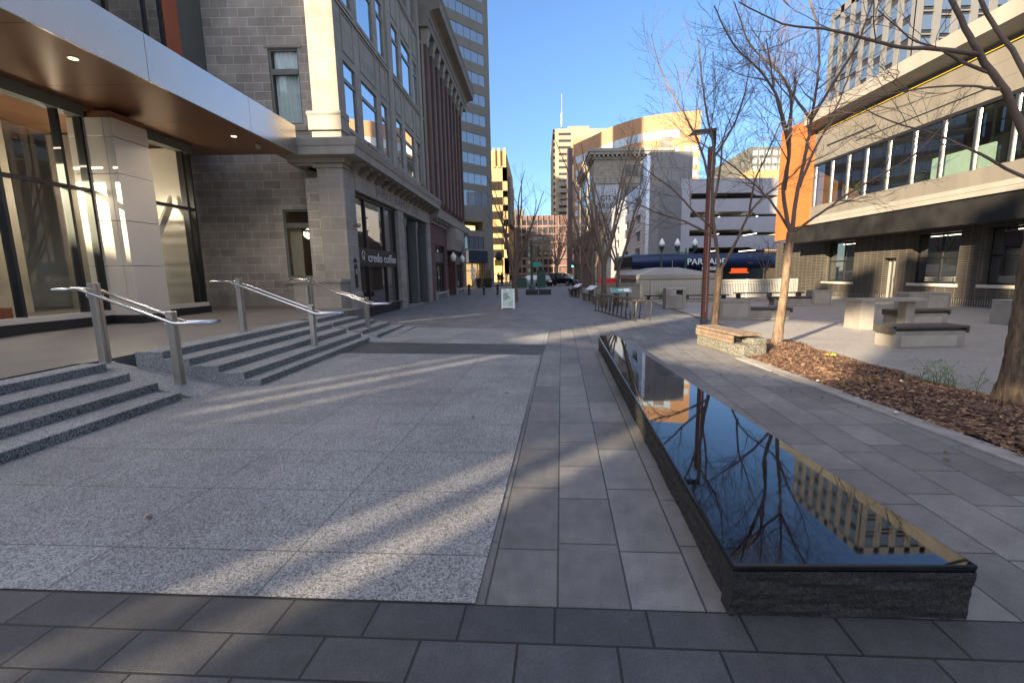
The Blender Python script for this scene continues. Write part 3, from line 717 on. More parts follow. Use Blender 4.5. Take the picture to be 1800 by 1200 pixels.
for y0_, y1_ in ((16.6,17.5),(24.0,25.0)):
    mb = MB(); mb.box(W+.70,W+.76,y0_,y1_,6.16,6.28); mb.build('flood_light', m_black, ob)
mb = MB(); mb.box(-20,-9.4,17.3,Yend,.3,25.5); mb.build('body', m_trim_d, ob)

# ------------------------------------------------------------------ red brick building
bb = thing('red_brick_building', 'dark red brick office block with a heavy cornice beyond the sandstone building', 'building', (-6.6, 36, 0))
Y0, Y1 = 28.62, 41.4
bw2 = [(29.9,32.9,.45,3.6),(37.6,40.5,.45,3.6),(33.9,36.9,0,3.4)]
mb = MB(); wall_open(mb, -12, W-.02, Y0, Y1, -.05, 5.2, bw2); mb.build('lower_wall', m_brick, bb)
mb = MB(); wall_open(mb, -12, W-.05, Y0, Y1, 5.2, 17.2, [(y,y+.95,z,z+2.1) for y in [29.35+1.52*i for i in range(8)] for z in (6.6,9.9,13.0)]); mb.build('upper_wall', m_brick, bb)
for y in [29.35+1.52*i for i in range(8)]:
    for z in (6.6,9.9,13.0):
        m2 = MB(); m2.box(W-.3,W-.2,y,y+.07,z,z+2.1); m2.box(W-.3,W-.2,y+.88,y+.95,z,z+2.1); m2.box(W-.3,W-.2,y+.07,y+.88,z+1.0,z+1.1); f = m2.build('window', m_winframe, bb)
        m2 = MB(); m2.box(W-.27,W-.25,y+.07,y+.88,z,z+2.1); m2.build('pane', m_glass, f)
for i in range(9):
    y = 28.75+1.52*i
    m2 = MB(); m2.box(W-.05,W+.22,y,y+.42,6.3,15.1); m2.build('brick_pier', m_brick, bb)
    m2 = MB(); m2.box(W-.05,W+.06,y-.16,y-.02,6.6,15.2); m2.build('stone_strip', m_trim, bb)
    m2 = MB(); m2.prism([(W-.05,15.1),(W+.24,15.1),(W+.34,15.4),(W+.30,15.5),(W+.42,15.85),(W+.42,15.95),(W-.05,15.95)], y-.06, y+.5, 'y'); m2.build('capital', m_trim, bb)
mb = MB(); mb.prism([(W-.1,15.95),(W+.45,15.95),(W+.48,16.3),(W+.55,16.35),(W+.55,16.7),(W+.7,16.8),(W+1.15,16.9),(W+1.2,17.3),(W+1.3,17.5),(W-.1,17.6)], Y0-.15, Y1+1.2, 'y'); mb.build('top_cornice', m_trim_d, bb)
mb = MB(); mb.prism([(W-.1,4.85),(W+.10,4.85),(W+.14,5.1),(W+.5,5.2),(W+.55,5.45),(W+.62,5.7),(W-.1,5.8)], Y0+.05, Y1+.4, 'y'); 
mb.build('lower_cornice', m_trim, bb)
for i in range(16):
    y = 28.85+.8*i; m2 = MB(); m2.box(W,W+.42,y,y+.2,4.95,5.2); m2.build('cornice_bracket', m_trim_d, bb)
for y0, y1, z0, z1 in bw2[:2]:
    m2 = MB()
    for y in (y0,y0+1,y0+2,y1-.08): m2.box(W-.25,W-.15,y,y+.08,z0,z1)
    for z in (z0,2.45,3.1,z1-.08): m2.box(W-.25,W-.15,y0,y1,z,z+.08)
    f = m2.build('window', m_black, bb)
    m2 = MB(); m2.box(W-.21,W-.19,y0,y1,z0,2.45); m2.box(W-.21,W-.19,y0,y1,3.1,z1); m2.build('pane', m_glass_shop, f)
    m2 = MB(); m2.box(W-.22,W-.17,y0+.08,y1-.08,2.53,3.1); m2.build('spandrel', m_greypanel, f)
    m2 = MB(); m2.box(W-.3,W+.05,y0-.05,y1+.05,.36,.45); m2.build('sill', m_sill, f)
    m2 = MB(); m2.box(W-.02,W+.03,y0-.02,y1+.02,-.05,.36); m2.build('stall_riser', m_greypanel, f)
mb = MB()
for y in (29.35,33.1,36.95,40.6): mb.box(W-.02,W+.06,y,y+.5,-.05,.55)
mb.build('stone_foot', m_trim, bb)
mb = MB(); mb.box(W-1.4,W-1.3,33.9,36.9,0,3.4); mb.build('entrance_recess', m_brick, bb)
mb = MB(); mb.prism([(W,3.4),(W+.45,3.45),(W+.5,3.7),(W+.72,4.15),(W+.72,5.0),(W,5.0)], 33.6, 37.2, 'y'); mb.box(W+.72,W+.75,34.1,36.7,4.25,4.85); mb.build('entrance_hood', m_trim, bb)
for y in (33.4,37.3):
    m2 = MB(); m2.tube([(W,y,2.35),(W+.45,y,2.3),(W+.5,y,2.45),(W+.5,y,2.62)], .035, 6); lm = m2.build('wall_lamp', m_black, bb)
    m2 = MB(); m2.lathe([(.12,2.6),(.2,2.78),(.22,2.95),(.2,3.0),(.1,3.12),(.03,3.24)], (W+.5,y), 10); m2.build('globe', m_lampg, lm, smooth=True)
mb = MB(); mb.box(-20,W-2,Y0,Y1-.02,5,17); mb.build('body', m_brick, bb)

# ------------------------------------------------------------------ distant buildings
def windows(parent, mats, specs, name='window', limit=100, pane=None, stuffname='far_window'):
    """specs: list of (frame matrix at lower-left corner, w, h); each is its own mesh part (shared data)"""
    cache = {}; o0 = ORG[parent.name]; rest = MB()
    for i, (M, w, h) in enumerate(specs):
        if i >= limit:
            m2 = MB(M); m2.box(0,w,-.06,.03,0,h); n = len(rest.v); rest.v += m2.v; rest.f += [[n+k for k in f] for f in m2.f]; continue
        key = (round(w,2), round(h,2))
        if key not in cache:
            m2 = MB(); m2.box(0,w,-.06,.03,0,h); me = m2.build(name, mats).data; tmp = [o for o in col.objects if o.data == me][0]; bpy.data.objects.remove(tmp); cache[key] = me
        o = bpy.data.objects.new(name, cache[key]); col.objects.link(o); o.parent = parent
        o.matrix_local = Matrix.Translation(-o0) @ M
    if rest.f: tag(rest.build(stuffname, mats, parent), kind='stuff')
def fx(x, y, z): return frame((x,y,z), (1,0,0), (0,1,0))          # face looking towards -Y
def fy(x, y, z): return frame((x,y,z), (0,-1,0), (1,0,0))         # face looking towards -X : local x runs to -Y
m_ribbon = mat('ochre_concrete', (.185,.175,.145), .8, 0, .12, .6, streak=True)
# office tower with ribbon windows, turned 44 degrees
tw = thing('office_tower', 'tall olive concrete office tower with long ribbon windows above a dark awning', 'building', (-5.5, 58, 0))
A = R(43.8); D = Vector((math.sin(A), math.cos(A), 0)); NN = Vector((math.cos(A), -math.sin(A), 0))
TF = frame((-5.5,58,0), D, -NN)          # local x along the face (negative = nearer), local y into the building
rows = [(2.4+k*2.253, 0) for k in range(30)]
zr = [z for z in [12.35,14.72-.05,17.15,19.46,21.67,24.09,26.36] ]
bands = [(11.55-.02+2.277*k-1.15*0, ) for k in range(0)]
win_rows = [(9.72,11.6),(12.38-.02,13.55)]
win_rows = [(9.75,11.55)] + [(12.4+2.275*k-.03, 12.4+2.275*k+1.17) for k in range(0, 10)]
mb = MB(TF); z = 8.05
spans = []
prev = 8.05
for z0, z1 in win_rows:
    spans.append((prev, z0)); prev = z1
spans.append((prev, 36.5))
for z0, z1 in spans: mb.box(-26,0,0,.4,z0,z1)
for z0, z1 in win_rows: mb.box(-.6,0,0,.4,z0,z1)
mb.box(-1.38,0,0,.4,-.1,8.05); mb.box(-26,-4.4,0,.4,-.1,8.05); mb.box(-4.4,-1.38,0,.4,6.15,6.9); mb.box(-4.4,-1.38,0,.4,4.35,4.7)
mb.box(-26,0,.4,12,8.1,36.4); mb.box(-26,0,3,12,-.1,8.1)
mb.build('wall', m_ribbon, tw)
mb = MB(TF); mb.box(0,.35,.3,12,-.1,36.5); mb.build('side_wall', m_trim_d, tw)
specs = []
for z0, z1 in win_rows:
    for k in range(12): specs.append((TF @ Matrix.Translation((-.6-.985*(k+1)+.03, .12, z0)), .93, z1-z0))
windows(tw, glass_dark('sky_tinted_tower_glass', (.20,.24,.29), 2.6), specs, limit=100)  # base tint lightened to stand in for the reflected pale sky
mb = MB(TF)
for z0, z1 in win_rows: mb.box(-26,-.6,.16,.3,z0,z1)
mb.build('mullion_backing', m_black, tw)
m_litroom = emit('lit_room', (1,.62,.22), .6)
mb = MB(TF); mb.box(-4.4,-1.38,1.6,1.7,6.9,8.05); mb.build('lounge_backing', m_dim, tw)
mb = MB(TF); mb.box(-3.2,-1.6,1.5,1.58,6.95,7.6); mb.build('lounge', m_litroom, tw)
mb = MB(TF)
for k in range(4): mb.box(-4.3+.72*k,-3.66+.72*k,.15,.18,4.72,6.1)
mb.build('first_floor_window', m_glass_blue, tw)
mb = MB(TF); mb.box(-4.35,-1.36,-.55,-.02,3.0,4.45); mb.build('awning', mat('navy_awning', (.014,.022,.04), .7, 0, .1), tw)
mb = MB(TF)
for x in (-4.35,-3.4,-2.55,-1.8,-1.45): mb.box(x,x+.08,.1,.2,0,3.0)
mb.box(-4.35,-1.4,.1,.2,2.0,2.08); mb.build('shop_frame', m_black, tw)
m_litshop = emit('lit_shop', (1,.6,.25), .22)
mb = MB(TF); mb.box(-4.3,-1.42,1.2,1.3,.2,2.9); mb.build('shop_room', m_litshop, tw)
mb = MB(TF); mb.box(-4.3,-1.42,.14,.15,.1,2.95); mb.build('shop_pane', m_clear, tw)
m_ceil = emit('ceiling_lamp', (1,.72,.4), 3)
for k, z in ((1,19.9),(3,19.9),(1,17.6),(3,17.65),(1,15.4),(3,15.4),(1,11.1),(3,11.1),(4,30.4)):
    mb = MB(TF @ Matrix.Translation((-.6-.985*k-.6,.10,z))); mb.box(0,.22,-.02,.01,0,.10); mb.build('ceiling_lamp', m_ceil, tw)

# tan block
m_tan = mat('tan_concrete', (.38,.265,.12), .8, 0, .1, .5)
m_darkwin = glass_dark('dark_window', (.03,.025,.02), 1.6)
tb = thing('tan_office_block', 'narrow sunlit tan office block behind the ribbon window tower', 'building', (-7, 95, 0))
mb = MB(); mb.box(-16,-5.75,95.3,118,-.1,25.4)
zz = [1.9,4.6,7.1,9.6,12.7,15.7,17.3-.0,20.3,22.4]
levels = [(4.9,6.6),(7.6,9.0),(9.9,11.3),(12.7,14.3),(15.6,17.1),(18.4,20.2)]
prev = 1.6; 
for z0, z1 in levels: mb.box(-16,-5.75,94.9,95.3,prev,z0); prev = z1
mb.box(-16,-5.75,94.9,95.3,prev,23.2); mb.box(-6.7,-5.75,94.9,95.3,1.6,23); mb.box(-16,-14.9,94.9,95.3,1.6,23)
for x in (-8.6,-7.6,-6.45): mb.box(x,x+.55,94.7,95.4,22.9,26.6)
mb.box(-16,-5.9,95.2,96,22.9,26.2)
mb.build('wall', m_tan, tb)
specs = [(fx(-6.72-.0-.78*(k+1), 95.1, z0), .72, z1-z0) for z0, z1 in levels for k in range(3)]
windows(tb, m_darkwin, specs)
mb = MB(); mb.box(-16,-5.75,96,96.1,-.1,1.7); mb.build('ground_floor', m_dim, tb)
mb = MB()
for k in range(4): mb.box(-8.7+.6*k,-8.4+.6*k,94.8,94.9,1.0,1.2)
mb.build('shop_light', emit('shop_light', (1,.6,.2), 5), tb)
mb = MB(); mb.box(-5.74,-5.2,97,112,12,21.5); mb.build('side_louvre', m_greypanel, tb)

# red office building
rb_ = thing('red_office_building', 'long low reddish office building closing the end of the street', 'building', (-3, 150, 0))
m_redb = mat('red_panel', (.13,.072,.064), .8, 0, .12, .4)
m_redl = mat('pinkish_concrete', (.19,.14,.125), .8, 0, .12, .4)
mb = MB(); mb.box(-40,40,150.3,175,-.1,20.2); mb.build('wall', m_redb, rb_)
specs = []
for r_ in range(7):
    z = 2.0 + r_*2.55
    for k in range(10): specs.append((fx(-11.5+k*1.75, 150.25, z), 1.25, 1.4))
windows(rb_, m_darkwin, specs)
mb = MB()
for r_ in range(7): mb.box(-40,40,149.9,150.3,1.2+r_*2.55,1.75+r_*2.55)
for k in range(12): mb.box(-11.95+k*1.75,-11.65+k*1.75,149.95,150.3,-.1,20.2)
mb.build('fin', m_redl, rb_)
mb = MB(); mb.box(-12,-4,152,160,20.2,22.5); mb.build('roof_plant', m_greypanel, rb_)

# cream high-rise
hr = thing('cream_high_rise', 'cream concrete high rise with a roof mast at the end of the street', 'building', (8, 190, 0))
m_cream = mat('cream_concrete', (.28,.235,.16), .8, 0, .08, .3)
mb = MB(); mb.box(8.0,30,190.4,222,-.1,58.6); mb.box(8.0,9.5,189.9,190.4,-.1,58.6); mb.box(14.5,30,189.9,190.4,-.1,58.6); mb.box(13.4,22,192,205,58.6,60.2)
lv = [2.5+2.55*k for k in range(22)]
mb.box(9.5,14.5,189.9,190.4,-.1,2.6)
for z in lv: mb.box(9.5,14.5,189.9,190.4,z+1.05,z+2.6)
mb.build('wall', m_cream, hr)
specs = [(fx(9.5, 190.2, z), 4.9, 1.05) for z in lv]
windows(hr, m_darkwin, specs, 'window_band')
mb = MB()
for z in lv: mb.box(7.4,8.0,190.4,222,z+1.25,z+2.6)
for k in range(8): mb.box(7.3,8.0,190.4+4.4*k,191.2+4.4*k,-.1,57)
mb.box(7.3,8.0,190.4,222,54.5,58.6)
mb.build('side_fin', m_cream, hr)
specs = [(fy(7.97, 194.6+4.4*k, z), 3.4, 1.25) for z in lv[::-1] for k in range(7)]
windows(hr, m_darkwin, specs, 'side_window')
mb = MB(); mb.tube([(11.2,196,58.5),(11.2,196,66.5)], .45, 6); mb.tube([(11.2,196,66.5),(11.2,196,74)], .16, 5); mb.build('mast', m_white, hr)

# curved brick hotel
ht = thing('curved_brick_hotel', 'curved brown brick hotel with a continuous top row of windows', 'building', (22, 125, 0))
m_hotel = mat('hotel_brick', (.33,.185,.095), .85, 0, .08, .3)
curve = [(11.0,136),(13.2,131.8),(15.4,128),(17.6,123.6),(20.0,119.2),(22.8,115.8),(25.7,113.1),(29.9,111.2),(34.1,110),(38.2,109.3)]
fr_ = [Vector((x,y,0)) for x, y in curve]
mb = MB()
for a, b5 in zip(fr_, fr_[1:]):
    d = (b5-a).normalized(); nrm = Vector((-d.y, d.x, 0)); 
    if nrm.y < 0: nrm = -nrm
    q = nrm*22
    mb.hexa([(a.x,a.y,-.1),(b5.x,b5.y,-.1),(b5.x+q.x,b5.y+q.y,-.1),(a.x+q.x,a.y+q.y,-.1)],[(a.x,a.y,38),(b5.x,b5.y,38),(b5.x+q.x,b5.y+q.y,38),(a.x+q.x,a.y+q.y,38)])
mb.build('wall', m_hotel, ht)
specs = []; 
for i, (a, b5) in enumerate(zip(fr_, fr_[1:])):
    d = (b5-a); L = d.length; d.normalize(); inn = Vector((-d.y, d.x, 0)); inn = inn if inn.y > 0 else -inn
    x0 = .1 if i else 1.4
    if i < 8:
        f = frame((a.x,a.y,32.4), d, inn); specs.append((f @ Matrix.Translation((x0,0,0)), L-x0-(.2 if i < 7 else .4), 1.9))
for r_ in range(9):
    z = 28.9-2.75*r_
    for i, (a, b5) in enumerate(zip(fr_, fr_[1:])):
        if i > 8: continue
        d = (b5-a); L = d.length; d.normalize(); inn = Vector((-d.y, d.x, 0)); inn = inn if inn.y > 0 else -inn
        for t in ((.28,.72) if i < 6 else (.2,.62)): 
            f = frame((a.x,a.y,z), d, inn); specs.append((f @ Matrix.Translation((L*t-.1,0,0)), 1.35, 1.6))
m_glass_lt = glass_dark('pale_glass', (.32,.38,.42), 1.8)
windows(ht, m_glass_lt, specs)
mb = MB(); mb.box(9.4,10.9,136,140,-.1,37.2); mb.build('corner_shaft', mat('mauve_shaft', (.10,.075,.085), .8, 0, .1), ht)
mb = MB(); mb.box(12,24,146,160,38,42.5); mb.build('roof_house', m_hotel, ht)

# old pale office block with the painted sign
ol = thing('pale_stone_block', 'old pale stone office block with a bracketed roof cornice and a painted wall sign', 'building', (11, 85, 0))
m_pale = brick('pale_stone', (.30,.27,.21), (.35,.31,.24), (.25,.22,.18), 1.1, .5, .03, .85, .3)
mb = MB(); mb.box(10.7,24,85,112,-.1,21.8); mb.build('wall', m_pale, ol)
mb = MB(); mb.box(10.4,24.3,84.7,112.3,21.8,22.3); mb.box(9.8,24.9,84.1,113,22.5,23.0); mb.box(9.6,25.1,83.9,113.2,23.0,23.5)
for k in range(17): mb.box(10.5+.8*k,10.85+.8*k,84.2,84.95,22.1,22.5)
for k in range(30): mb.box(9.9,10.65,85+.9*k,85.35+.9*k,22.1,22.5)
mb.box(10.55,24.1,84.85,85,17.6,18.1); mb.build('cornice', m_trim, ol)
mb = MB(); mb.box(23,24.6,84.5,87,23.4,25.4); mb.build('roof_turret', m_trim_d, ol)
specs = [(fx(x, 84.97, z), .95, 1.9) for z in (18.9,15.2,11.8,8.4) for x in (16.4,17.7)]
specs += [(fy(10.73, 90+2.4*k, z), 1.2, 2.0) for z in (18.6,15.2,11.8,8.4) for k in range(8)]
windows(ol, m_darkwin, specs)
m_painted = mat('faded_paint_panel', (.40,.43,.46), .8, 0, .15, 1)
mb = MB(); mb.box(11.0,15.6,84.93,84.98,12.5,17.4); ps = mb.build('painted_sign', m_painted, ol)
text_obj('CITY\nTRUST', 1.35, .01, m_blackpaint, 'sign_lettering', ps, Mtext((13.3, 84.9, 14.35), (1,0,0)), spacing=1.05)

# parking structure
pk = thing('parking_structure', 'grey concrete parking structure with long dark slots and a blue rounded entrance canopy', 'building', (18, 53, 0))
m_pk = mat('pale_panel', (.36,.345,.36), .7, 0, .08, .5); m_pkd = mat('grey_stair_tower', (.225,.21,.205), .65, 0, .08, .6)
m_pkm = mat('satin_panel', (.62,.64,.68), .32, .55, .06, .5)
slots = [(3.67,4.35),(5.67,6.34),(7.77,8.36),(9.78,10.42)]
mb = MB(); prev = 2.9
for z0, z1 in slots: mb.box(17.7,34,53,53.4,prev,z0); prev = z1
mb.box(17.7,34,53,53.4,prev,12.0); mb.box(16.6,17.7,52.98,53.4,-.1,12.0)
for z0, z1 in slots: mb.hexa([(25.2,53,z1-.32),(34,53,z1-.32),(34,53.4,z1-.32),(25.2,53.4,z1-.32)],[(24.7,53,z1),(34,53,z1),(34,53.4,z1),(24.7,53.4,z1)])
mb.build('front_wall', m_pk, pk)
mb = MB()
for z0, z1 in slots: mb.box(17.7,34,53.4,75,z0-1.0,z0-.8)
mb.box(17.7,34,53.4,75,11.9,12.0); mb.build('parking_deck', m_concrete, pk)
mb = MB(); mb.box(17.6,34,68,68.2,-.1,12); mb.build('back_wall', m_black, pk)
m_strip = emit('strip_lamp', (1,.95,.8), 1.6)
mb = MB()
for z0, z1 in slots:
    for x in (18.2,22.2,26.8): mb.hexa([(x,56,z1-.25),(x+.12,56,z1-.25),(x+.12,60.5,z1-.2),(x,60.5,z1-.2)],[(x,56,z1-.2),(x+.12,56,z1-.2),(x+.12,60.5,z1-.15),(x,60.5,z1-.15)])
mb.build('strip_lamp', m_strip, pk)
mb = MB(); mb.box(13.0,16.6,53,58,-.1,15.0); mb.box(16.6,17.8,53.0,58,12,15.0); mb.build('stair_tower', m_pkd, pk)
mb = MB(); 
for z in (4.2,7.4,10.6,13.2): mb.box(13.0,17.8,52.985,53,z,z+.04)
for x in (14.2,15.4): mb.box(x,x+.04,52.985,53,-.1,15)
mb.build('panel_joint', m_greypanel, pk)
mb = MB()
arc = [(14.1,-.0)] + [(14.1+1.3-1.3*math.cos(R(a)), 10.4+1.5*math.sin(R(a))) for a in range(0, 181, 20)] + [(16.7,0)]
mb.hexa([(x,52.96,z) for x, z in arc],[(x,53.0,z) for x, z in arc]); mb.build('arched_panel', mat('arch_panel', (.16,.155,.155), .5, .2, .06), pk)
# left wall, receding along the street
lft = [(z0,z1) for z0, z1 in slots]
mb = MB(); hol = []
for y in (53.9,61,68,75): 
    for z0, z1 in lft: hol.append((y+1.6,y+4.6,z0-.3,z1+.2))
wall_open(mb, 12.6, 13.0, 54.6, 84, -.1, 12.0, hol); mb.box(12.62,13.0,52.99,54.6,-.1,14.6)
mb.build('side_wall', m_pkm, pk)
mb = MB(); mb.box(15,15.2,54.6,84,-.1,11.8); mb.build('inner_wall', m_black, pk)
mb = MB(); mb.box(13.0,34,58,84,-.1,.1); mb.build('floor', m_concrete, pk)
# rounded entrance canopy
arc = [(51.2+1.15*math.sin(R(a))*-1, 2.75+.85*math.cos(R(a))) for a in range(0, 181, 15)] + [(53,1.9),(53,3.6)]
mb = MB(); mb.prism([(y,z) for y, z in arc], 10.6, 34, 'x'); cn = mb.build('entrance_canopy', m_navy, pk, smooth=False)
mb = MB()
c0 = [(10.6, 51.2-1.16*math.sin(R(a)), 2.75+.86*math.cos(R(a))) for a in range(0, 181, 15)]
for a, b5 in zip(c0, c0[1:]): mb.poly([a, b5, (9.0,52.6,b5[2]*.9+.1), (9.0,52.6,a[2]*.9+.1)])
mb.build('canopy_nose', m_steel2, pk, smooth=True)
text_obj('PARKADE', .92, .03, m_signw, 'canopy_lettering', pk, Mtext((18.7, 49.98, 2.66), (1,0,0)), fit=4.2, offset=.012)
mb = MB(); mb.box(13.2,17.4,52.4,53,-.1,1.9); mb.box(20.3,20.9,52.4,53,-.1,1.9); mb.build('entrance_pier', m_concrete, pk)
mb = MB(); mb.box(18.4,20.2,50.4,50.5,1.75,2.2); sb = mb.build('hanging_sign', m_signw, pk)
text_obj('P  24', .36, .005, m_red, 'sign_lettering', sb, Mtext((19.4,50.39,1.97), (1,0,0)))
m_redlit = emit('lit_red', (.9,.1,.02), .25)
mb = MB(); mb.box(22.3,24.1,51.9,52.0,1.5,1.95); mb.box(22.1,24.3,51.9,52.0,1.38,1.5); mb.build('lit_sign', m_redlit, pk)

# brown stone blocks
bs_ = thing('brown_stone_tower', 'dark brown stone monument block with a slanted top behind the bare trees', 'monument', (5.4, 50, 0))
m_brown = mat('brown_stone', (.085,.06,.048), .85, 0, .3, 1.2)
mb = MB(); mb.hexa([(4.4,50,-.1),(6.5,50,-.1),(6.5,53,-.1),(4.4,53,-.1)],[(4.45,50,2.45),(6.4,50,2.45),(6.4,53,2.45),(4.45,53,2.45)])
mb.hexa([(4.35,49.9,2.5),(6.5,49.9,2.5),(6.5,53,2.5),(4.35,53,2.5)],[(4.5,50,5.3),(6.4,50,6.6),(6.4,53,6.6),(4.5,53,5.3)]); mb.build('block', m_brown, bs_)
mb = MB(); mb.box(4.3,6.6,49.85,53.05,4.0,4.15); mb.box(4.3,6.6,49.9,53.05,2.44,2.52); mb.build('ledge', m_blackmat, bs_)
# far grey building with a pale parapet
fg = thing('far_grey_building', 'small distant grey office block above the parking structure roof', 'building', (44, 92, 0))
mb = MB(); mb.box(42,60,92,110,-.1,25.4); mb.build('wall', m_greypanel, fg)
specs = [(fx(42.5+1.3*k, 91.97, 20.8+1.5*r_), .9, 1.0) for r_ in range(3) for k in range(9)]; windows(fg, m_glass_lt, specs)
mb = MB(); mb.box(40.2,60,88,91.9,-.1,20.3); mb.build('parapet_block', m_tan, fg)

# dark and white apartment tower on the right
at = thing('dark_glass_apartment_tower', 'tall dark apartment tower with pale vertical bands above the beige roofline', 'building', (54.4, 70, 0))
m_pband = mat('pale_band', (.135,.134,.13), .5, .1, .06, .4); m_dband = mat('dark_band', (.02,.02,.024), .5, .1, .1)
mb = MB(); mb.box(54.6,90,70.2,89,-.1,47.2); mb.build('body', m_dband, at)
mb = MB()
for k in range(8):
    y = 70+2.72*k*.99; mb.box(54.3,54.62,y,y+.9,-.1,47.5)
for k in range(14):
    x = 54.3+2.6*k; mb.box(x,x+.95,69.9,70.22,-.1,47.5)
mb.box(54.3,90,69.9,70.22,46.3,47.6); mb.box(54.3,54.62,70,89,46.3,47.6)
mb.build('pale_fin', m_pband, at)
sp = []
for r_ in range(9):
    z = 44.0-3.05*r_
    for k in range(6): sp.append((fx(55.4+2.6*k, 70.12, z+(.0 if k % 2 else .5)), 1.42, 1.9))
    for k in range(7): sp.append((fy(54.5, 72.58+2.69*k, z+(.9 if k % 2 else 0)), 1.62, 2.0))
windows(at, m_glass_blue, sp)
mb = MB()
for r_ in range(12):
    z = 43.4-3.05*r_
    for k in range(6): mb.box(55.4+2.6*k,56.8+2.6*k,70.02,70.2,z-.12+(0 if k % 2 else .5),z+.08+(0 if k % 2 else .5))
mb.build('balcony_rail', m_pband, at)

# ------------------------------------------------------------------ cafe building on the right
cf = thing('brick_and_glass_building', 'low modern building of dark brick under a glass and beige metal upper floor', 'building', (18.5, 20, 0))
a = R(-1.9); RF = frame((18.5,20,0), (math.sin(a), math.cos(a), 0), (math.cos(a), -math.sin(a), 0))   # local x along the wall (away), local y into the building
S0, S1 = -22, 14.3
h3 = [(6.25,8.85,.92,3.3),(3.3,4.1,0,2.2),(-.0,2.45,.95,3.25),(-3.3,-1.0,.95,3.25),(-7.2,-4.9,.95,3.25)]
def wall_open_l(mbx, y0, y1, x0, x1, z0, z1, holes):
    m2 = MB(); wall_open(m2, y0, y1, x0, x1, z0, z1, holes)
    n = len(mbx.v); mbx.v += [mbx.P((p.y, p.x, p.z)) for p in m2.v]; mbx.f += [[n+i for i in f] for f in m2.f]
mb = MB(RF); wall_open_l(mb, 0, .6, S0, S1, .32, 3.62, h3); mb.build('brick_wall', m_brickd, cf)
mb = MB(RF); 
for x0, x1 in ((S0,3.3),(4.1,S1)): mb.box(x0,x1,-.03,.6,-.1,.32)
m_soldier = brick('soldier_course', (.03,.027,.023), (.04,.036,.03), (.2,.18,.15), .10, .40, .018, .5, .6, offset=0)
mb.build('soldier_course', m_soldier, cf)
for x0, x1, z0, z1 in h3:
    if z0 == 0: continue
    m2 = MB(RF); m2.box(x0-.12,x1+.02,-.07,.3,z0-.13,z0); m2.build('window_sill', m_sill, cf)
    m2 = MB(RF); xm = x0+(x1-x0)*.5
    for xx in (x0,xm-.03,x1-.07): m2.box(xx,xx+.07,.38,.46,z0,z1)
    for z in (z0,z0+(z1-z0)*.5,z1-.08): m2.box(x0,x1,.375,.455,z,z+.08)
    f = m2.build('window', m_black, cf)
    m2 = MB(RF); m2.box(x0,x1,.42,.43,z0,z1); m2.build('pane', m_glass, f)
mb = MB(RF); mb.box(S0,S1,.7,.8,0,3.6); mb.build('room_backing', m_dim, cf)
mb = MB(RF)
for q in ((3.3,3.38,0,2.2),(4.02,4.1,0,2.2),(3.38,4.02,2.1,2.2),(3.68,3.80,0,2.1),(3.38,4.02,0,.1)): mb.box(q[0],q[1],.32,.40,q[2],q[3])
d1 = mb.build('door', m_white, cf)
mb = MB(RF); mb.box(3.38,4.02,.37,.38,.1,2.1); mb.build('door_glass', m_glass, d1)
mb = MB(RF); mb.box(3.42,3.52,.355,.365,1.15,1.4); mb.build('notice', m_signw, d1)
mb = MB(RF); mb.tube([(3.66,.28,.95),(3.66,.28,1.25)], .012, 6); mb.build('door_handle', m_steel2, d1)
# dark canopy band
mb = MB(RF); mb.prism([(-1.5,3.36),(-1.46,4.36),(.3,4.36),(.3,3.62),(-1.3,3.30)], S0, 9.9, 'x'); mb.build('dark_canopy', m_canopyd, cf)
mb = MB(RF); mb.box(S0,8.25,-1.55,.5,4.365,4.78); mb.build('white_band', m_white, cf)
mb = MB(RF); mb.box(S0,8.25,-1.5,.5,4.785,5.42); mb.build('lower_panel', m_beige, cf)
mb = MB(RF)
for x in range(-22, 8, 3): mb.box(x,x+.02,-1.506,-1.49,4.8,5.42)
mb.box(S0,8.25,-1.556,-1.54,4.56,4.575); mb.build('panel_joint', m_greypanel, cf)
# glass strip
m_cafe = glass_clear('cafe_glass', (.78,.85,.81), 1.7, .20)
mul = [8.1,6.64,5.36,4.08,2.66,1.25,-.15,-1.57,-2.95,-4.4,-5.8,-7.2,-8.6,-10,-12,-14]
for x in mul:
    mb = MB(RF); mb.box(x-.05,x+.05,-1.52,-1.36,5.42,7.72); mb.build('mullion', m_steel, cf)
for x0, x1 in zip(mul[1:], mul):
    m2 = MB(RF); m2.box(x0+.05,x1-.05,-1.45,-1.44,5.42,7.72); m2.build('glass_pane', m_cafe, cf)
mb = MB(RF); mb.box(S0,8.2,-1.53,-1.3,7.72,7.86); mb.build('dark_head', m_black, cf)
mb = MB(RF); mb.box(S0,9.9,.0,12,5.3,5.42); mb.box(S0,9.9,-1.3,12,7.75,7.9); mb.build('upper_floor', m_concrete, cf)
m_int = mat('grey_interior', (.55,.58,.55), .8, 0, .2, .5); 
mb = MB(RF); mb.box(S0,9.9,3.2,3.3,5.42,7.75); mb.build('inner_wall', m_int, cf)
mb = MB(RF)
for x0, x1 in ((2.9,4.6),): mb.box(x0,x1,1.2,1.3,5.45,6.5)
for k_ in range(6): mb.box(-6+2.4*k_,-5.2+2.4*k_,1.5,2.1,5.42,6.25)
mb.box(.2,.5,.6,.9,5.42,7.75); mb.box(5.0,5.3,.3,.6,5.42,7.75); mb.build('inner_screen', m_black, cf)
mb = MB(RF); mb.box(-1.5,1.2,-.6,-.5,5.42,6.5); mb.box(-6,-3,.4,.5,5.42,7.6); mb.build('inner_partition', m_int, cf)
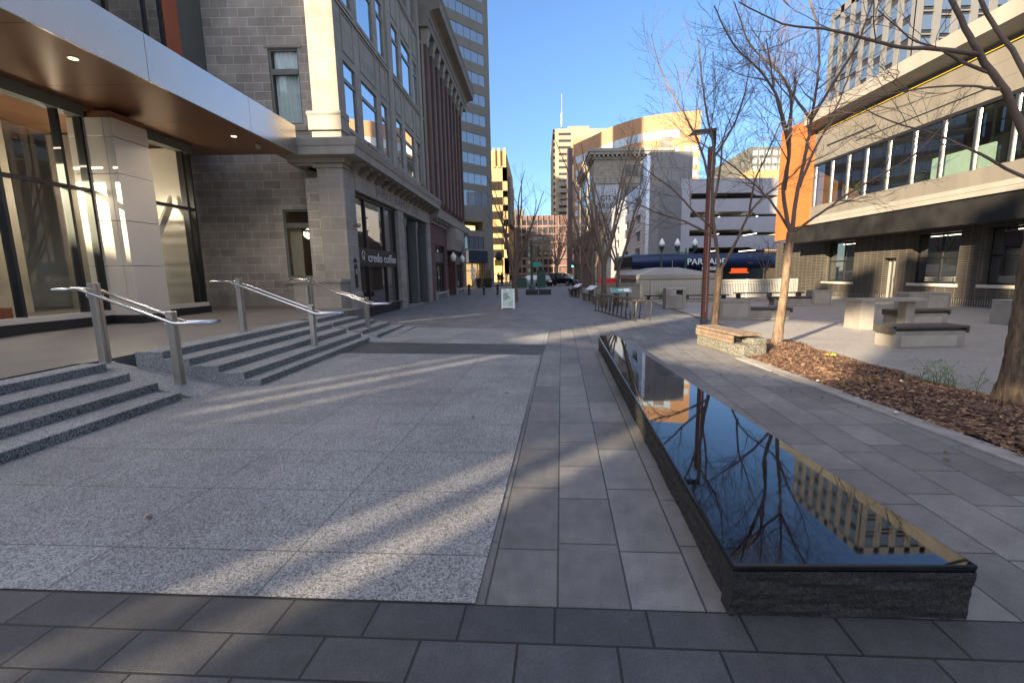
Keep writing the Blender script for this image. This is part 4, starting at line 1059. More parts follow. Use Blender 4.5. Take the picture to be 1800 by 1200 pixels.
mb = MB(RF); mb.lathe([(.02,5.42),(.26,5.45),(.3,5.75),(.2,5.9),(.02,5.95)], (1.45,-1.0), 12); mb.build('chair_back', m_blackmat, cf, smooth=True)
m_plantb = mat('plant_yellow_green', (.3,.26,.03), .7, 0, .3, 9)
mb = MB(RF); rr = random.Random(8)
for k in range(130):
    p = Vector((5.2+rr.gauss(0,.22), -1.0+rr.gauss(0,.12), 5.95+rr.gauss(0,.22))); e = Vector((rr.uniform(-.09,.09),rr.uniform(-.05,.05),rr.uniform(-.09,.09))); g = Vector((rr.uniform(-.05,.05),rr.uniform(-.05,.05),rr.uniform(-.06,.06)))
    mb.poly([p,p+e,p+e+g])
mb.build('window_plant', m_plantb, cf)
m_ledw = emit('led_line', (1,.9,.65), 1.2)
for x0, x1 in ((6.3,7.0),(7.1,7.8),(.1,1.0),(1.1,1.9),(-3.2,-1.9)):
    mb = MB(RF); mb.box(x0,x1,.40,.41,3.12,3.145); mb.build('ceiling_led', m_ledw, cf)
# beige panels, roof slab, yellow line
mb = MB(RF); mb.box(S0,8.25,-1.5,.3,7.87,9.75); mb.build('upper_panel', m_beige, cf)
mb = MB(RF); mb.box(3.6,7.2,-1.506,-1.49,8.62,8.72); mb.box(-2.0,4.9,-1.506,-1.49,8.28,8.34); mb.box(2.3,6.9,-1.507,-1.49,9.02,9.08) if False else None
mb.build('slot_vent', m_black, cf)
mb = MB(RF)
for z in (8.45,9.05): mb.box(S0,8.2,-1.504,-1.49,z,z+.015)
for x in (4.6,.6,-3.4): mb.box(x,x+.015,-1.504,-1.49,7.9,9.7)
mb.build('panel_line', m_greypanel, cf)
mb = MB(RF); mb.prism([(-2.35,10.0),(-2.35,10.62),(2,10.62),(2,9.76),(-1.5,9.76)], S0, 8.2, 'x'); mb.build('roof_slab', m_white, cf)
mb = MB(RF); mb.box(S0,7.9,-1.57,-1.51,9.585,9.625); mb.build('yellow_gutter', m_yellow, cf)
mb = MB(RF); mb.box(8.27,11.85,-1.57,6,4.37,10.75); mb.box(9.93,11.85,-1.56,-.0,3.64,4.369); mb.build('orange_wall', m_orange, cf)
mb = MB(RF); mb.box(S0,S1,.65,14,.0,10.2) if False else mb.box(S0,S1,3.4,14,.0,10.2); mb.build('body', m_greypanel, cf)

# ------------------------------------------------------------------ long polished granite bench
gbn = thing('granite_bench', 'long tapered black granite bench with a mirror polished top on the grey paving', 'bench', (1.45, 2.0, 0))
nl, nr, fl_, fr2 = (.905,1.915), (2.03,1.89), (1.30,9.45), (1.68,9.42)
def seg(a, b5, n): return [(a[0]+(b5[0]-a[0])*i/n, a[1]+(b5[1]-a[1])*i/n) for i in range(n+1)]
mb = MB()
def body(z0, z1a, z1b, inset):
    pts = [(nl[0]+inset,nl[1]+inset),(nr[0]-inset*1.6,nr[1]+inset),(fr2[0]-inset,fr2[1]-inset),(fl_[0]+inset,fl_[1]-inset)]
    return pts
p0 = body(0,0,0,.035); p1 = body(0,0,0,.004)
# rough sides as a finely divided skin with split-face relief
rr = random.Random(12)
loop = []
for i in range(4): 
    a, b5 = p1[i], p1[(i+1)%4]; n_ = max(4, int(math.dist(a,b5)/.035)); loop += seg(a, b5, n_)[:-1]
K = 9; cx, cy = 1.47, 5.6
def top_z(y): return .255 + .03*(y-1.9)/7.5
base = len(mb.v); nL = len(loop)
for k in range(K+1):
    t = k/K
    for (x,y) in loop:
        edge = min(1, 6*min(t, 1-t))
        d = (rr.random()-.5)*.011*edge + .009*math.sin(9*x+14*t)*math.sin(7*y+5*t) * edge - .022*(1-t)
        q = Vector((x-1.47 if abs(y-1.9)>.15 and abs(y-9.43)>.15 else 0, (y-cy) if abs(y-1.9)<.15 or abs(y-9.43)<.15 else 0, 0))
        if q.length: q.normalize()
        mb.v.append(Vector((x,y,0)) + q*d + Vector((0,0,-.02 + t*(top_z(y)+.02))))
for k in range(K):
    for j in range(nL): mb.f.append([base+k*nL+j, base+k*nL+(j+1)%nL, base+(k+1)*nL+(j+1)%nL, base+(k+1)*nL+j])
mb.build('base', m_bench_side, gbn)
mb = MB(); mb.hexa([(x,y,top_z(y)-.001) for x, y in p1],[(x,y,top_z(y)+.036) for x, y in (nl,nr,fr2,fl_)]); mb.build('polished_top', m_bench_top, gbn, bevel=.010)

# ------------------------------------------------------------------ plaza benches and blocks
def conc_bench(name, label, loc, rz, L, Wd, H, proto=None):
    t = thing(name, label, 'bench', (0,0,0), 'concrete benches on the plaza')
    mb = MB(); mb.box(.06,L-.04,.03,Wd,0,H-.11); mb.build('base', m_concrete, t, bevel=.008)
    mb = MB(); mb.box(.2,L-.22,.018,.03,.02,H-.2); mb.build('front_panel', m_concrete_l, t)
    mb = MB()
    for k in range(7):
        y0 = -.01+Wd*k/7; mb.box(0,L,y0+.004,y0+Wd/7-.004,H-.045,H)
    mb.build('slat_top', m_woodd, t)
    mb = MB()
    for k in range(7):
        y0 = -.01+Wd*k/7; mb.box(-.012,.05,y0+.004,y0+Wd/7-.004,H-.155,H+.001); mb.box(L-.045,L,y0+.004,y0+Wd/7-.004,H-.15,H-.045)
    mb.build('slat_end', m_woodd, t)
    mb = MB(); mb.box(.07,L-.05,.06,Wd-.06,H-.112,H-.05); mb.build('shadow_gap', m_black, t)
    t.location = loc; t.rotation_euler = (0,0,rz); ORG[t.name] = Vector(loc); return t
b1 = conc_bench('plaza_bench', 'concrete plaza bench with dark slatted seat, nearest to the mulch bed', (7.42,9.27,0), R(1.5), 1.62, .55, .46)
copy_tree(b1, (10.42,12.95,0), R(3), 'concrete slatted bench just behind the one nearest the mulch bed')
def lbench(label, loc, rz, Ltall, Llow, Wd, H1, H2, flip=False):
    t = thing('stepped_concrete_bench', label, 'bench', (0,0,0), 'stepped concrete seats on the plaza')
    s = -1 if flip else 1
    def bx(mbx, x0, x1, *r): mbx.box(s*x0, s*x1, *r)
    mb = MB(); bx(mb,0,Ltall,0,Wd,0,H1); mb.build('tall_block', m_concrete, t, bevel=.008)
    mb = MB(); bx(mb,Ltall+.002,Ltall+Llow-.08,.03,Wd,0,H2-.09); mb.build('low_block', m_concrete, t, bevel=.008)
    mb = MB(); bx(mb,.09,Ltall-.09,-.012,0,.1,H1-.1); bx(mb,.09,Ltall+Llow-.15,-.011,.029,.02,.07); mb.build('face_panel', m_concrete_l, t)
    mb = MB()
    for k in range(6): bx(mb,Ltall+.004,Ltall+Llow,Wd*k/6+.004,Wd*(k+1)/6-.004,H2-.05,H2)
    for k in range(6): bx(mb,Ltall+Llow-.05,Ltall+Llow,Wd*k/6+.004,Wd*(k+1)/6-.004,H2-.16,H2-.05)
    mb.build('slat_seat', m_woodd, t)
    mb = MB(); bx(mb,Ltall+.003,Ltall+Llow-.1,.06,Wd-.05,H2-.091,H2-.051); mb.build('shadow_gap', m_black, t)
    t.location = loc; t.rotation_euler = (0,0,rz); ORG[t.name] = Vector(loc); return t
lbench('stepped concrete seat with a tall left block between the two slender tree trunks', (6.15,15.05,0), R(-5), 1.0, 1.35, .6, .66, .42)
lbench('stepped concrete seat with its tall block at the right, in front of the brick wall', (13.6,20.75,0), R(-4), .85, 1.75, .6, .7, .42, True)
def block(name, label, parts, cat='seat'):
    t = thing(name, label, cat, parts[0][1][:1]+parts[0][1][2:3]+(0,))
    for nm, bx, m in parts:
        mb = MB(); mb.box(*bx); mb.build(nm, m, t, bevel=.01)
    return t
block('concrete_table', 'tall narrow concrete table leg with a slab top left of the slatted benches', [('leg',(8.83,9.2,12.2,12.85,0,.76),m_concrete),('slab',(8.82,10.6,12.19,12.86,.762,.84),m_concrete),('far_leg',(10.3,10.55,12.5,12.8,0,.76),m_concrete)], 'table')
block('concrete_block', 'broad concrete block with an inset panel in front of the brick wall', [('block',(14.4,16.0,17.4,18.1,0,.72),m_concrete),('panel',(15.15,15.9,17.385,17.4,.12,.6),m_concrete_l)])
block('concrete_block', 'plain concrete block half hidden by the thick trunk at the right', [('block',(13.45,14.9,12.7,13.3,0,.72),m_concrete)])
def slat_bench_black(label, x0, x1, y, z):
    t = thing('long_black_bench', label, 'bench', (x0, y, 0), 'long black benches along the fence')
    mb = MB()
    for k in range(4): mb.box(x0,x1,y+.12*k,y+.12*k+.1,z-.05,z)
    mb.build('seat', m_black, t)
    for x in (x0+.15,(x0+x1)/2,x1-.25):
        mb = MB(); mb.box(x,x+.1,y+.05,y+.42,0,z-.05); mb.build('leg', m_black, t)
slat_bench_black('long low black bench left of the rusty lamp post, in front of the lattice', 5.9, 10.4, 24.3, .38)
slat_bench_black('long low black bench right of the rusty lamp post, in front of the pickets', 10.75, 14.4, 24.2, .47)
mb = MB(); mb.prism([(4.3,22.3),(6.0,24.0),(15,24.0),(15,24.9),(5.6,24.9),(4.1,23.0)], 0, .16, 'z'); solo(mb, 'raised_kerb', m_concrete, 'low concrete kerb carrying the black benches by the fence', 'kerb')

# timber topped stone bench beside the mulch bed
wbn = thing('timber_bench', 'weathered timber slat bench on a rough stone base at the end of the mulch bed', 'bench', (3.75, 9.2, 0))
WF = frame((3.62,10.1,0), (.16,-.987,0), (.987,.16,0))
mb = MB(WF); mb.box(.0,1.72,.02,.52,0,.24); mb.box(1.36,1.72,.22,.52,.24,.36); mb.build('stone_base', granite('rough_stone', (.04,.038,.032), (.10,.094,.078), (.18,.17,.14), 60, bmp=.9), wbn, bevel=.02)
mb = MB(WF)
for k in range(5): mb.box(-.01,1.6 if k < 6 else 1.7,.0+.1*k,.09+.1*k,.40,.445)
mb.build('seat', m_wood, wbn, bevel=.004)
mb = MB(WF)
for k in range(2): mb.box(0,1.42,-.02,.018,.235+.08*k,.308+.08*k)
mb.build('side_slat', m_wood, wbn, bevel=.004)
mb = MB(WF); mb.box(.05,1.35,.05,.48,.24,.40); mb.build('frame', m_black, wbn)

# ------------------------------------------------------------------ fence, kiosk, wall, bin, rack
fe = thing('white_metal_fence', 'pale metal fence of pickets and square lattice across the back of the plaza', 'fence', (10, 26.7, 0))
m_fence = mat('pale_fence_paint', (.36,.355,.32), .5, .1, .1)
mb = MB(); mb.box(5.95,15.4,26.66,26.74,1.06,1.14); mb.box(5.95,15.4,26.67,26.73,.10,.16); mb.box(5.95,15.4,26.67,26.73,.92,.96); mb.build('rail', m_fence, fe)
for x in (5.95,6.75,9.75,12.4,14.35,15.33):
    mb = MB(); mb.box(x,x+.08,26.64,26.76,0,1.16); mb.build('post', m_fence, fe)
for x in [6.1+.1*k for k in range(7)]+[9.9+.095*k for k in range(58)]:
    mb = MB(); mb.box(x,x+.04,26.68,26.72,.16,1.06); mb.build('picket', m_fence, fe)
mb = MB()
for k in range(20): mb.box(6.86+.145*k,6.90+.145*k,26.68,26.70,.16,1.06)
for k in range(7): mb.box(6.83,9.75,26.70,26.72,.2+.13*k,.24+.13*k)
mb.build('lattice', m_fence, fe)
ki = thing('low_pavilion', 'low pavilion with a pale shallow hipped roof behind the lattice fence', 'pavilion', (9.4, 30, 0))
mb = MB(); mb.box(6.7,12.2,30,36,-.1,1.15); mb.build('wall', m_concrete_l, ki)
mb = MB(); mb.box(6.65,7.6,29.95,30.5,-.1,1.28); mb.build('stone_pier', m_stone_l, ki)
mb = MB(); mb.hexa([(6.6,29.9,1.16),(12.3,29.9,1.16),(12.3,36.2,1.16),(6.6,36.2,1.16)],[(6.6,29.9,1.45),(12.3,29.9,1.4),(12.3,36.2,1.45),(6.6,36.2,1.45)])
mb.hexa([(6.6,29.9,1.45),(12.3,29.9,1.405),(12.3,36.2,1.45),(6.6,36.2,1.45)],[(8.4,31.5,1.93),(9.8,31.5,1.93),(9.8,34.5,1.93),(8.4,34.5,1.93)]); mb.build('roof', m_white, ki)
mb = MB(); mb.tube([(9.1,30.4,1.4),(9.1,30.4,2.35)], .02, 5); mb.build('vent_pipe', m_steel, ki)
mb = MB(); mb.box(3.45,5.95,26,26.25,-.1,.93); mb.box(3.4,6.0,25.95,26.3,.93,1.0); solo(mb, 'low_wall', m_concrete, 'low grey concrete wall behind the bare trees, ending at the fence', 'wall')
mb = MB(); mb.box(5.0,6.6,36.2,36.7,.15,1.15); mb.box(5.0,6.6,36.25,36.65,1.15,1.2); mb.box(5.1,5.3,36.1,36.8,-.05,.15); mb.box(6.3,6.5,36.1,36.8,-.05,.15); solo(mb, 'barrier', m_red, 'bright red plastic road barrier behind the low grey wall', 'barrier', bevel=.03)
bn = thing('litter_bin', 'square brushed steel litter bin with an open top slot on the plaza edge', 'bin', (6.15, 20.1, 0))
mb = MB()
for q in ((5.72,5.86,19.85,20.4,0,.92),(6.46,6.6,19.85,20.4,0,.92),(5.86,6.46,19.85,20.4,.84,.92)): mb.box(*q)
mb.build('body', m_steel, bn, bevel=.01)
mb = MB(); mb.box(5.862,6.458,19.9,20.38,.02,.62); mb.build('door', m_steel, bn, bevel=.01)
mb = MB(); mb.box(6.32,6.458,19.9,20.38,.64,.84); mb.build('slot', m_black, bn)
br = thing('bicycle_rack', 'grey metal bicycle rack of repeated hoops beside the street paving', 'bicycle rack', (3.2, 17.4, 0))
m_rack = mat('dull_galvanised', (.12,.105,.085), .5, .7, .2, 5)
for k in range(11):
    y = 15.05+.46*k; x = 3.32-.083*k/1.0*.9
    m2 = MB(); m2.tube([(x,y,0),(x+.02,y,.62),(x+.08,y,.70),(x+.5,y+.05,.70),(x+.56,y+.05,.62),(x+.50,y+.05,0)], .02, 7); m2.build('hoop', m_rack, br, smooth=True)
m2 = MB(); m2.tube([(3.34,15.0,.70),(2.58,19.75,.70)], .022, 6); m2.tube([(3.82,15.05,.69),(3.06,19.8,.69)], .022, 6); m2.build('rail', m_rack, br)
m2 = MB(); m2.box(3.28,3.36,14.9,15.0,0,.01); m2.tube([(3.3,15.0,.02),(2.54,19.75,.02)], .02, 5); m2.build('foot_rail', m_rack, br)

def info_panel(label, loc, rz, w, face):
    t = thing('information_panel', label, 'information panel', (0,0,0), 'tilted information panels by the street')
    M = Matrix.Rotation(R(-32), 4, 'X')
    mb = MB(); 
    for sx in (-w*.3, w*.3): mb.box(sx-.03,sx+.03,-.03,.03,0,.72)
    mb.build('post', m_black, t)
    F = Matrix.Translation((0,0,.80)) @ Matrix.Rotation(R(35), 4, 'X')
    mb = MB(F); mb.box(-w/2,w/2,-.20,.20,-.015,.012); bd = mb.build('board', m_greypanel if face else m_signw, t)
    if face:
        mb = MB(F); mb.box(-w/2+.06,w/2-.06,-.18,.18,.0125,.015); mb.build('picture', mat('teal_print', (.12,.3,.27), .4, 0, .3, 6), bd)
        mb = MB(F); mb.box(-.12,.08,-.02,.08,.0155,.017); mb.box(.12,.4,-.1,.13,.0155,.017); mb.build('photo_print', m_signw, bd)
        mb = MB(F); mb.box(-w/2,-w/2+.05,-.2,.2,.0125,.02); mb.box(w/2-.05,w/2,-.2,.2,.0125,.02); mb.build('edge_clip', m_alum, bd)
    t.location = loc; t.rotation_euler = (0,0,rz); ORG[t.name] = Vector(loc); return t
info_panel('teal printed information panel facing the viewer beside the bicycle rack', (3.95,21.1,0), 0, .98, True)
ip = info_panel('white tilted panel seen edge on, nearer of the two beyond the bicycle rack', (3.1,25.6,0), R(-75), .95, False)
copy_tree(ip, (2.75,30.4,0), R(-75), 'white tilted panel next to the seated person in blue')

def far_bench():
    t = thing('wooden_bench', 'wooden topped stone bench on the right of the street, first beyond the bicycle rack', 'bench', (0,0,0), 'wooden topped benches lining the street')
    mb = MB(); mb.box(-.22,.22,-.85,.85,.36,.44); mb.build('seat', m_wood, t)
    mb = MB(); mb.box(-.18,.18,-.7,.7,0,.36); mb.build('base', m_concrete, t)
    return t
fb = far_bench(); fb.location = (3.2,23.9,0)
copy_tree(fb, (3.05,27.2,0), R(4), 'wooden topped stone bench between the two white tilted panels')
copy_tree(fb, (2.85,31.0,0), R(4), 'wooden topped stone bench with the person in blue sitting on it')
copy_tree(fb, (2.7,34.2,0), R(4), 'wooden topped stone bench farthest along the right side of the street')

# ------------------------------------------------------------------ rusty lamp posts
def lamp(h):
    t = thing('street_lamp', 'tall rusty steel lamp post beside the timber bench', 'street lamp', (0,0,0), 'rusty square lamp posts')
    mb = MB(); mb.box(-.075,.075,-.075,.075,.32,h-.45); mb.build('post', m_corten, t, bevel=.006)
    mb = MB(); mb.box(-.085,.085,-.085,.085,0,.32); mb.build('foot', m_greypanel, t, bevel=.006)
    mb = MB(); mb.box(-.012,.012,-.078,-.073,.5,h-.5); mb.build('seam', m_steel, t)
    mb = MB(); mb.box(.02,.1,-.04,.04,h-.46,h+.02); mb.build('bracket', m_black, t)
    mb = MB(); mb.hexa([(-.62,-.16,h-.12),(.08,-.12,h-.06),(.08,.12,h-.06),(-.62,.16,h-.12)],[(-.5,-.14,h-.03),(.08,-.10,h+.02),(.08,.10,h+.02),(-.5,.14,h-.03)]); hd = mb.build('lamp_head', m_black, t, bevel=.01)
    mb = MB(); mb.hexa([(-.55,-.12,h-.125),(-.15,-.1,h-.092),(-.15,.1,h-.092),(-.55,.12,h-.125)],[(-.55,-.12,h-.116),(-.15,-.1,h-.083),(-.15,.1,h-.083),(-.55,.12,h-.116)]); mb.build('lens', m_steel2, hd)
    return t
l1 = lamp(5.43); l1.location = (4.81,12.85,0)
l2 = copy_tree(l1, (4.1,30,0), 0, 'rusty lamp post standing among the bare trees behind the bicycle rack'); l2.scale = (.95,.95,.93)
l3 = copy_tree(l1, (3.85,40,0), 0, 'rusty lamp post farthest away in front of the brown stone monument'); l3.scale = (.95,.95,.92)

# heritage lamp posts in front of the parking structure
def heritage(label, loc, double):
    t = thing('heritage_lamp', label, 'street lamp', loc, 'old style lamp posts with milky globes')
    x, y, _ = loc
    mb = MB(); mb.lathe([(.22,0),(.22,.3),(.12,.5),(.09,2.9),(.07,3.9)], (x,y), 10); mb.build('post', m_greenm, t, smooth=True)
    hs = (-.85,.85) if double else (0,)
    if double:
        mb = MB(); mb.tube([(x-.85,y,3.7),(x-.7,y,3.45),(x+.7,y,3.45),(x+.85,y,3.7)], .06, 6); mb.build('cross_arm', m_greenm, t)
    for q in hs:
        mb = MB(); mb.lathe([(.1,3.55),(.26,4.0),(.28,4.08)], (x+q,y), 8); c = mb.build('cup', m_greenm, t)
        mb = MB(); mb.lathe([(.22,4.08),(.3,4.3),(.2,4.55),(.05,4.8)], (x+q,y), 10); mb.build('globe', m_lampg, t, smooth=True)
heritage('old green lamp post with two milky globes in front of the blue canopy', (14.6,44.5,0), True)
heritage('old green lamp post with a single milky globe in front of the blue canopy', (12.1,44,0), False)

# ------------------------------------------------------------------ street furniture further away
sb_ = thing('sandwich_board', 'pale green sandwich board with a menu standing on the street paving', 'sign board', (-1.36, 21.1, 0))
SBF = Matrix.Translation((-1.36,21.08,0)) @ Matrix.Rotation(R(-9), 4, 'X')
mb = MB(SBF); 
for q in ((-.31,-.25,0,.94),(.25,.31,0,.94),(-.25,.25,.05,.11),(-.25,-.16,.88,.94),(-.06,.06,.86,.94),(.16,.25,.88,.94)): mb.box(q[0],q[1],-.015,.025,q[2],q[3])
mb.build('frame', m_signw, sb_, bevel=.005)
mb = MB(SBF); mb.box(-.25,.25,-.005,.015,.11,.88); pn = mb.build('menu_panel', m_signg, sb_)
for i, s_ in enumerate(('coffee','baking','breakfast','lunch')):
    text_obj(s_, .085, .002, m_blackpaint, 'menu_lettering', pn, SBF @ Mtext((-.21,-.012,.72-.085*i), (1,0,0)), align='LEFT', offset=.002)
mb = MB(SBF); mb.tube([(.25,-.012,.36),(.17,-.012,.345),(.10,-.012,.30),(.06,-.012,.23),(.05,-.012,.12)], .009, 5); mb.build('arc_mark', m_blackpaint, pn)
text_obj('#1', .09, .002, m_blackpaint, 'corner_mark', pn, SBF @ Mtext((.17,-.012,.18), (1,0,0)))
mb = MB(Matrix.Translation((-1.36,21.5,0)) @ Matrix.Rotation(R(9), 4, 'X'))
for q in ((-.31,-.25,0,.94),(.25,.31,0,.94),(-.25,.25,.05,.94)): mb.box(q[0],q[1],-.02,.02,q[2],q[3])
mb.build('back_leg', m_signw, sb_)
lb_ = thing('low_black_bench', 'low black bench block in two halves in the middle of the street', 'bench', (.15,35.2,0))
for x0, x1 in ((-.85,.12),(.16,1.12)):
    mb = MB(); mb.box(x0,x1,35.0,35.5,-.0,.40); mb.build('block', m_black, lb_, bevel=.02)
def bollard():
    t = thing('bollard', 'short dark bollard at the end of the street, beside the white sign pole', 'bollard', (0,0,0), 'dark bollards across the street end')
    mb = MB(); mb.lathe([(.12,0),(.12,.04),(.09,.06),(.09,.7),(.11,.72),(.11,.78),(.05,.84)], n=12); mb.build('post', m_black, t, smooth=True)
    mb = MB(); mb.lathe([(.092,.6),(.092,.66)], n=12); mb.build('band', m_steel2, t)
    return t
bo = bollard(); bo.location = (-5.44,36.2,0)
copy_tree(bo, (-4.21,35.9,0), 0, 'short dark bollard with a pale cap, middle of the three across the street end')
copy_tree(bo, (-3.09,35.6,0), 0, 'short dark bollard just left of the sandwich board')
sp_ = thing('parking_sign', 'slim white pole with small white plates by the brick building corner', 'sign', (-5.15,36.6,0))
mb = MB(); mb.tube([(-5.15,36.6,0),(-5.15,36.6,2.4)], .03, 6); mb.build('pole', m_alum, sp_)
mb = MB(); mb.box(-5.3,-5.0,36.55,36.57,1.7,2.2); mb.box(-5.3,-5.0,36.55,36.57,1.2,1.6); mb.build('plate', m_signw, sp_)
def tub(loc, label):
    t = thing('planter_tub', label, 'planter', loc, 'black planters with dry grasses')
    x, y, z = loc
    mb = MB(); mb.hexa([(x-.4,y-.4,0),(x+.4,y-.4,0),(x+.4,y+.4,0),(x-.4,y+.4,0)],[(x-.55,y-.55,1.1),(x+.55,y-.55,1.1),(x+.55,y+.55,1.1),(x-.55,y+.55,1.1)]); mb.build('tub', m_black, t)
    mb = MB(); r_ = random.Random(int(x*10))
    for k in range(90):
        a = r_.random()*6.3; e = r_.uniform(.1,.55); h = r_.uniform(.6,1.6); px, py = x+r_.uniform(-.35,.35), y+r_.uniform(-.35,.35)
        mb.tube([(px,py,1.05),(px+math.cos(a)*e*.3,py+math.sin(a)*e*.3,1.05+h*.6),(px+math.cos(a)*e,py+math.sin(a)*e,1.05+h)], [.02,.015,.005], 3, False)
    mb.build('grass', m_dry, t)
tub((-7.3,55,0), 'black planter with dry grass in front of the lit shop window')
tub((-5.9,54.5,0), 'black planter with dry grass at the tower corner, near the pedestrians')
gp = thing('traffic_signal', 'dark green traffic signal pole with a teal street sign at the crossing', 'traffic signal', (-.5,47.5,0))
mb = MB(); mb.lathe([(.35,0),(.3,.3),(.14,.5),(.11,4.5),(.1,5.0)], (-.5,47.5), 8); mb.build('pole', m_greenm, gp)
mb = MB(); mb.box(-1.15,-.9,47.3,47.5,3.3,4.4); mb.box(.1,.35,47.3,47.5,3.3,4.4); mb.build('signal_head', m_black, gp)
mb = MB(); mb.tube([(-1.05,47.4,4.3),(-.5,47.5,4.5),(.2,47.4,4.3)], .05, 5); mb.build('arm', m_black, gp)
mb = MB(); mb.box(-.35,.55,47.4,47.44,2.3,2.8); mb.build('street_sign', mat('teal_sign', (.03,.28,.22), .5, 0, .05), gp)
for x, w, h, l in ((-1.9,1.5,1.05,'dark green utility box left of the signal pole at the crossing'),(.55,1.0,1.9,'tall dark green utility cabinet right of the signal pole')):
    t = thing('utility_box', l, 'utility box', (x,52.5,0), 'dark green street cabinets')
    mb = MB(); mb.box(x-w/2,x+w/2,52.2,52.9,-.05,h); mb.build('cabinet', m_greenm, t, bevel=.04)
    mb = MB(); mb.box(x-w/2-.06,x+w/2+.06,52.15,52.95,h,h+.08); mb.build('lid', m_greenm, t)
ys_ = thing('yellow_sign', 'yellow sign board with a dark emblem on a pole beside the tan block', 'sign', (-6.0,72,0))
mb = MB(); mb.tube([(-5.4,72,0),(-5.4,72,6.6)], .07, 6); mb.build('pole', m_black, ys_)
mb = MB(); mb.box(-6.6,-5.2,71.9,71.98,2.9,3.9); yb = mb.build('board', m_yellow, ys_)
mb = MB(); mb.lathe([(.02,3.7),(.5,3.9),(.62,4.3),(.45,4.8),(.15,5.1)], (-5.9,71.9), 10); mb.build('emblem', m_blackmat, ys_)
lg = emit('green_signal', (.05,.9,.6), 4); lr = emit('red_signal', (1,.2,.15), 3)
ts2 = thing('far_traffic_light', 'small far traffic light showing green near the taxi', 'traffic light', (7.0,88,0))
mb = MB(); mb.tube([(7.0,88,0),(7.0,88,3.8)], .08, 5); mb.box(6.75,7.25,87.8,88,2.6,3.9); mb.build('pole', m_black, ts2)
mb = MB(); mb.lathe([(.14,2.75),(.14,3.0)], (7.0,87.75), 8); mb.build('lamp', lg, ts2)

# ------------------------------------------------------------------ cars
def car(name, label, loc, rz, paint, suv=False, taxi=False, L=4.6, Wd=1.8):
    H = 1.72 if suv else 1.45
    t = thing(name, label, 'car', (0,0,0), 'cars on the cross street')
    hb = .98 if suv else .88
    low = [(-L/2,.32),(-L/2-.02,.62),(-L/2+.05,hb-.05),(-L*.18,hb+.03),(L/2-.95 if not suv else L/2-.3,hb+.02),(L/2-.05,hb-.08),(L/2,.6),(L/2-.03,.32)]
    mb = MB(); mb.hexa([(x,-Wd/2,z) for x, z in low],[(x,Wd/2,z) for x, z in low]); bdy = mb.build('body', paint, t, bevel=.06)
    x0, x1, x2, x3 = (-L*.22, -L*.06, L*.36, L*.47) if suv else (-L*.24, -L*.06, L*.2, L*.38)
    mb = MB(); q = .12
    mb.hexa([(x0,-Wd/2+.04,hb),(x3,-Wd/2+.04,hb),(x3,Wd/2-.04,hb),(x0,Wd/2-.04,hb)],[(x1,-Wd/2+.2,H-.04),(x2,-Wd/2+.2,H-.04),(x2,Wd/2-.2,H-.04),(x1,Wd/2-.2,H-.04)]); mb.build('windows', m_glass, t)
    mb = MB(); mb.hexa([(x1-.03,-Wd/2+.19,H-.06),(x2+.03,-Wd/2+.19,H-.06),(x2+.03,Wd/2-.19,H-.06),(x1-.03,Wd/2-.19,H-.06)],[(x1+.08,-Wd/2+.3,H),(x2-.08,-Wd/2+.3,H),(x2-.08,Wd/2-.3,H),(x1+.08,Wd/2-.3,H)]); mb.build('roof', paint, t)
    for sx in (-L*.31, L*.31):
        for sy in (-Wd/2+.1, Wd/2-.1):
            F = Matrix.Translation((sx,sy,.33)) @ Matrix.Rotation(PI/2, 4, 'X')
            mb = MB(F); mb.lathe([(.2,-.12),(.33,-.1),(.34,0),(.33,.1),(.2,.12)], n=14); w = mb.build('wheel', m_blackmat, t, smooth=True)
            mb = MB(F); mb.lathe([(.05,-.125),(.2,-.122),(.2,.122),(.05,.125)], n=12); mb.build('rim', m_steel, w)
    for sy in (-Wd/2+.28, Wd/2-.28):
        mb = MB(); mb.box(-L/2-.03,-L/2+.06,sy-.2,sy+.2,.62,.78); mb.build('headlight', m_lampg, t)
        mb = MB(); mb.box(L/2-.1,L/2+.01,sy-.18,sy+.18,.66,.84); mb.build('tail_light', m_red, t)
    if taxi:
        mb = MB(); mb.box(-.2,.1,-.35,.35,H,H+.16); mb.build('roof_sign', m_yellow, t)
        mb = MB(); mb.box(-L/2-.035,-L/2,-.55,.55,.42,.6); mb.build('plate_band', m_yellow, t)
    t.location = loc; t.rotation_euler = (0,0,rz); ORG[t.name] = Vector(loc); return t
m_carblack = mat('black_car_paint', (.012,.013,.016), .15, .2, .05); m_carsilver = mat('silver_car_paint', (.42,.46,.5), .2, .5, .05); m_carwhite = mat('white_car_paint', (.6,.6,.58), .2, .1, .05)
car('silver_car', 'silver car behind the dark green utility box at the crossing', (-1.0,60.5,-.05), R(8), m_carsilver)
car('black_suv', 'black sport utility car crossing the street end', (3.4,62.5,-.05), R(150), m_carblack, True)
car('dark_car', 'dark car just behind the tall green utility cabinet', (.9,58.5,-.05), R(95), m_carblack)
car('silver_car', 'silver car in the far lane behind the black sport utility car', (2.2,72,-.05), 0, m_carsilver)
car('taxi', 'dark car with a yellow band seen from the front near the brown monument', (5.2,74,-.05), R(90), m_carblack, taxi=True)
car('white_car', 'white car parked far off under the trees at the street end', (3.4,84,-.05), R(85), m_carwhite)

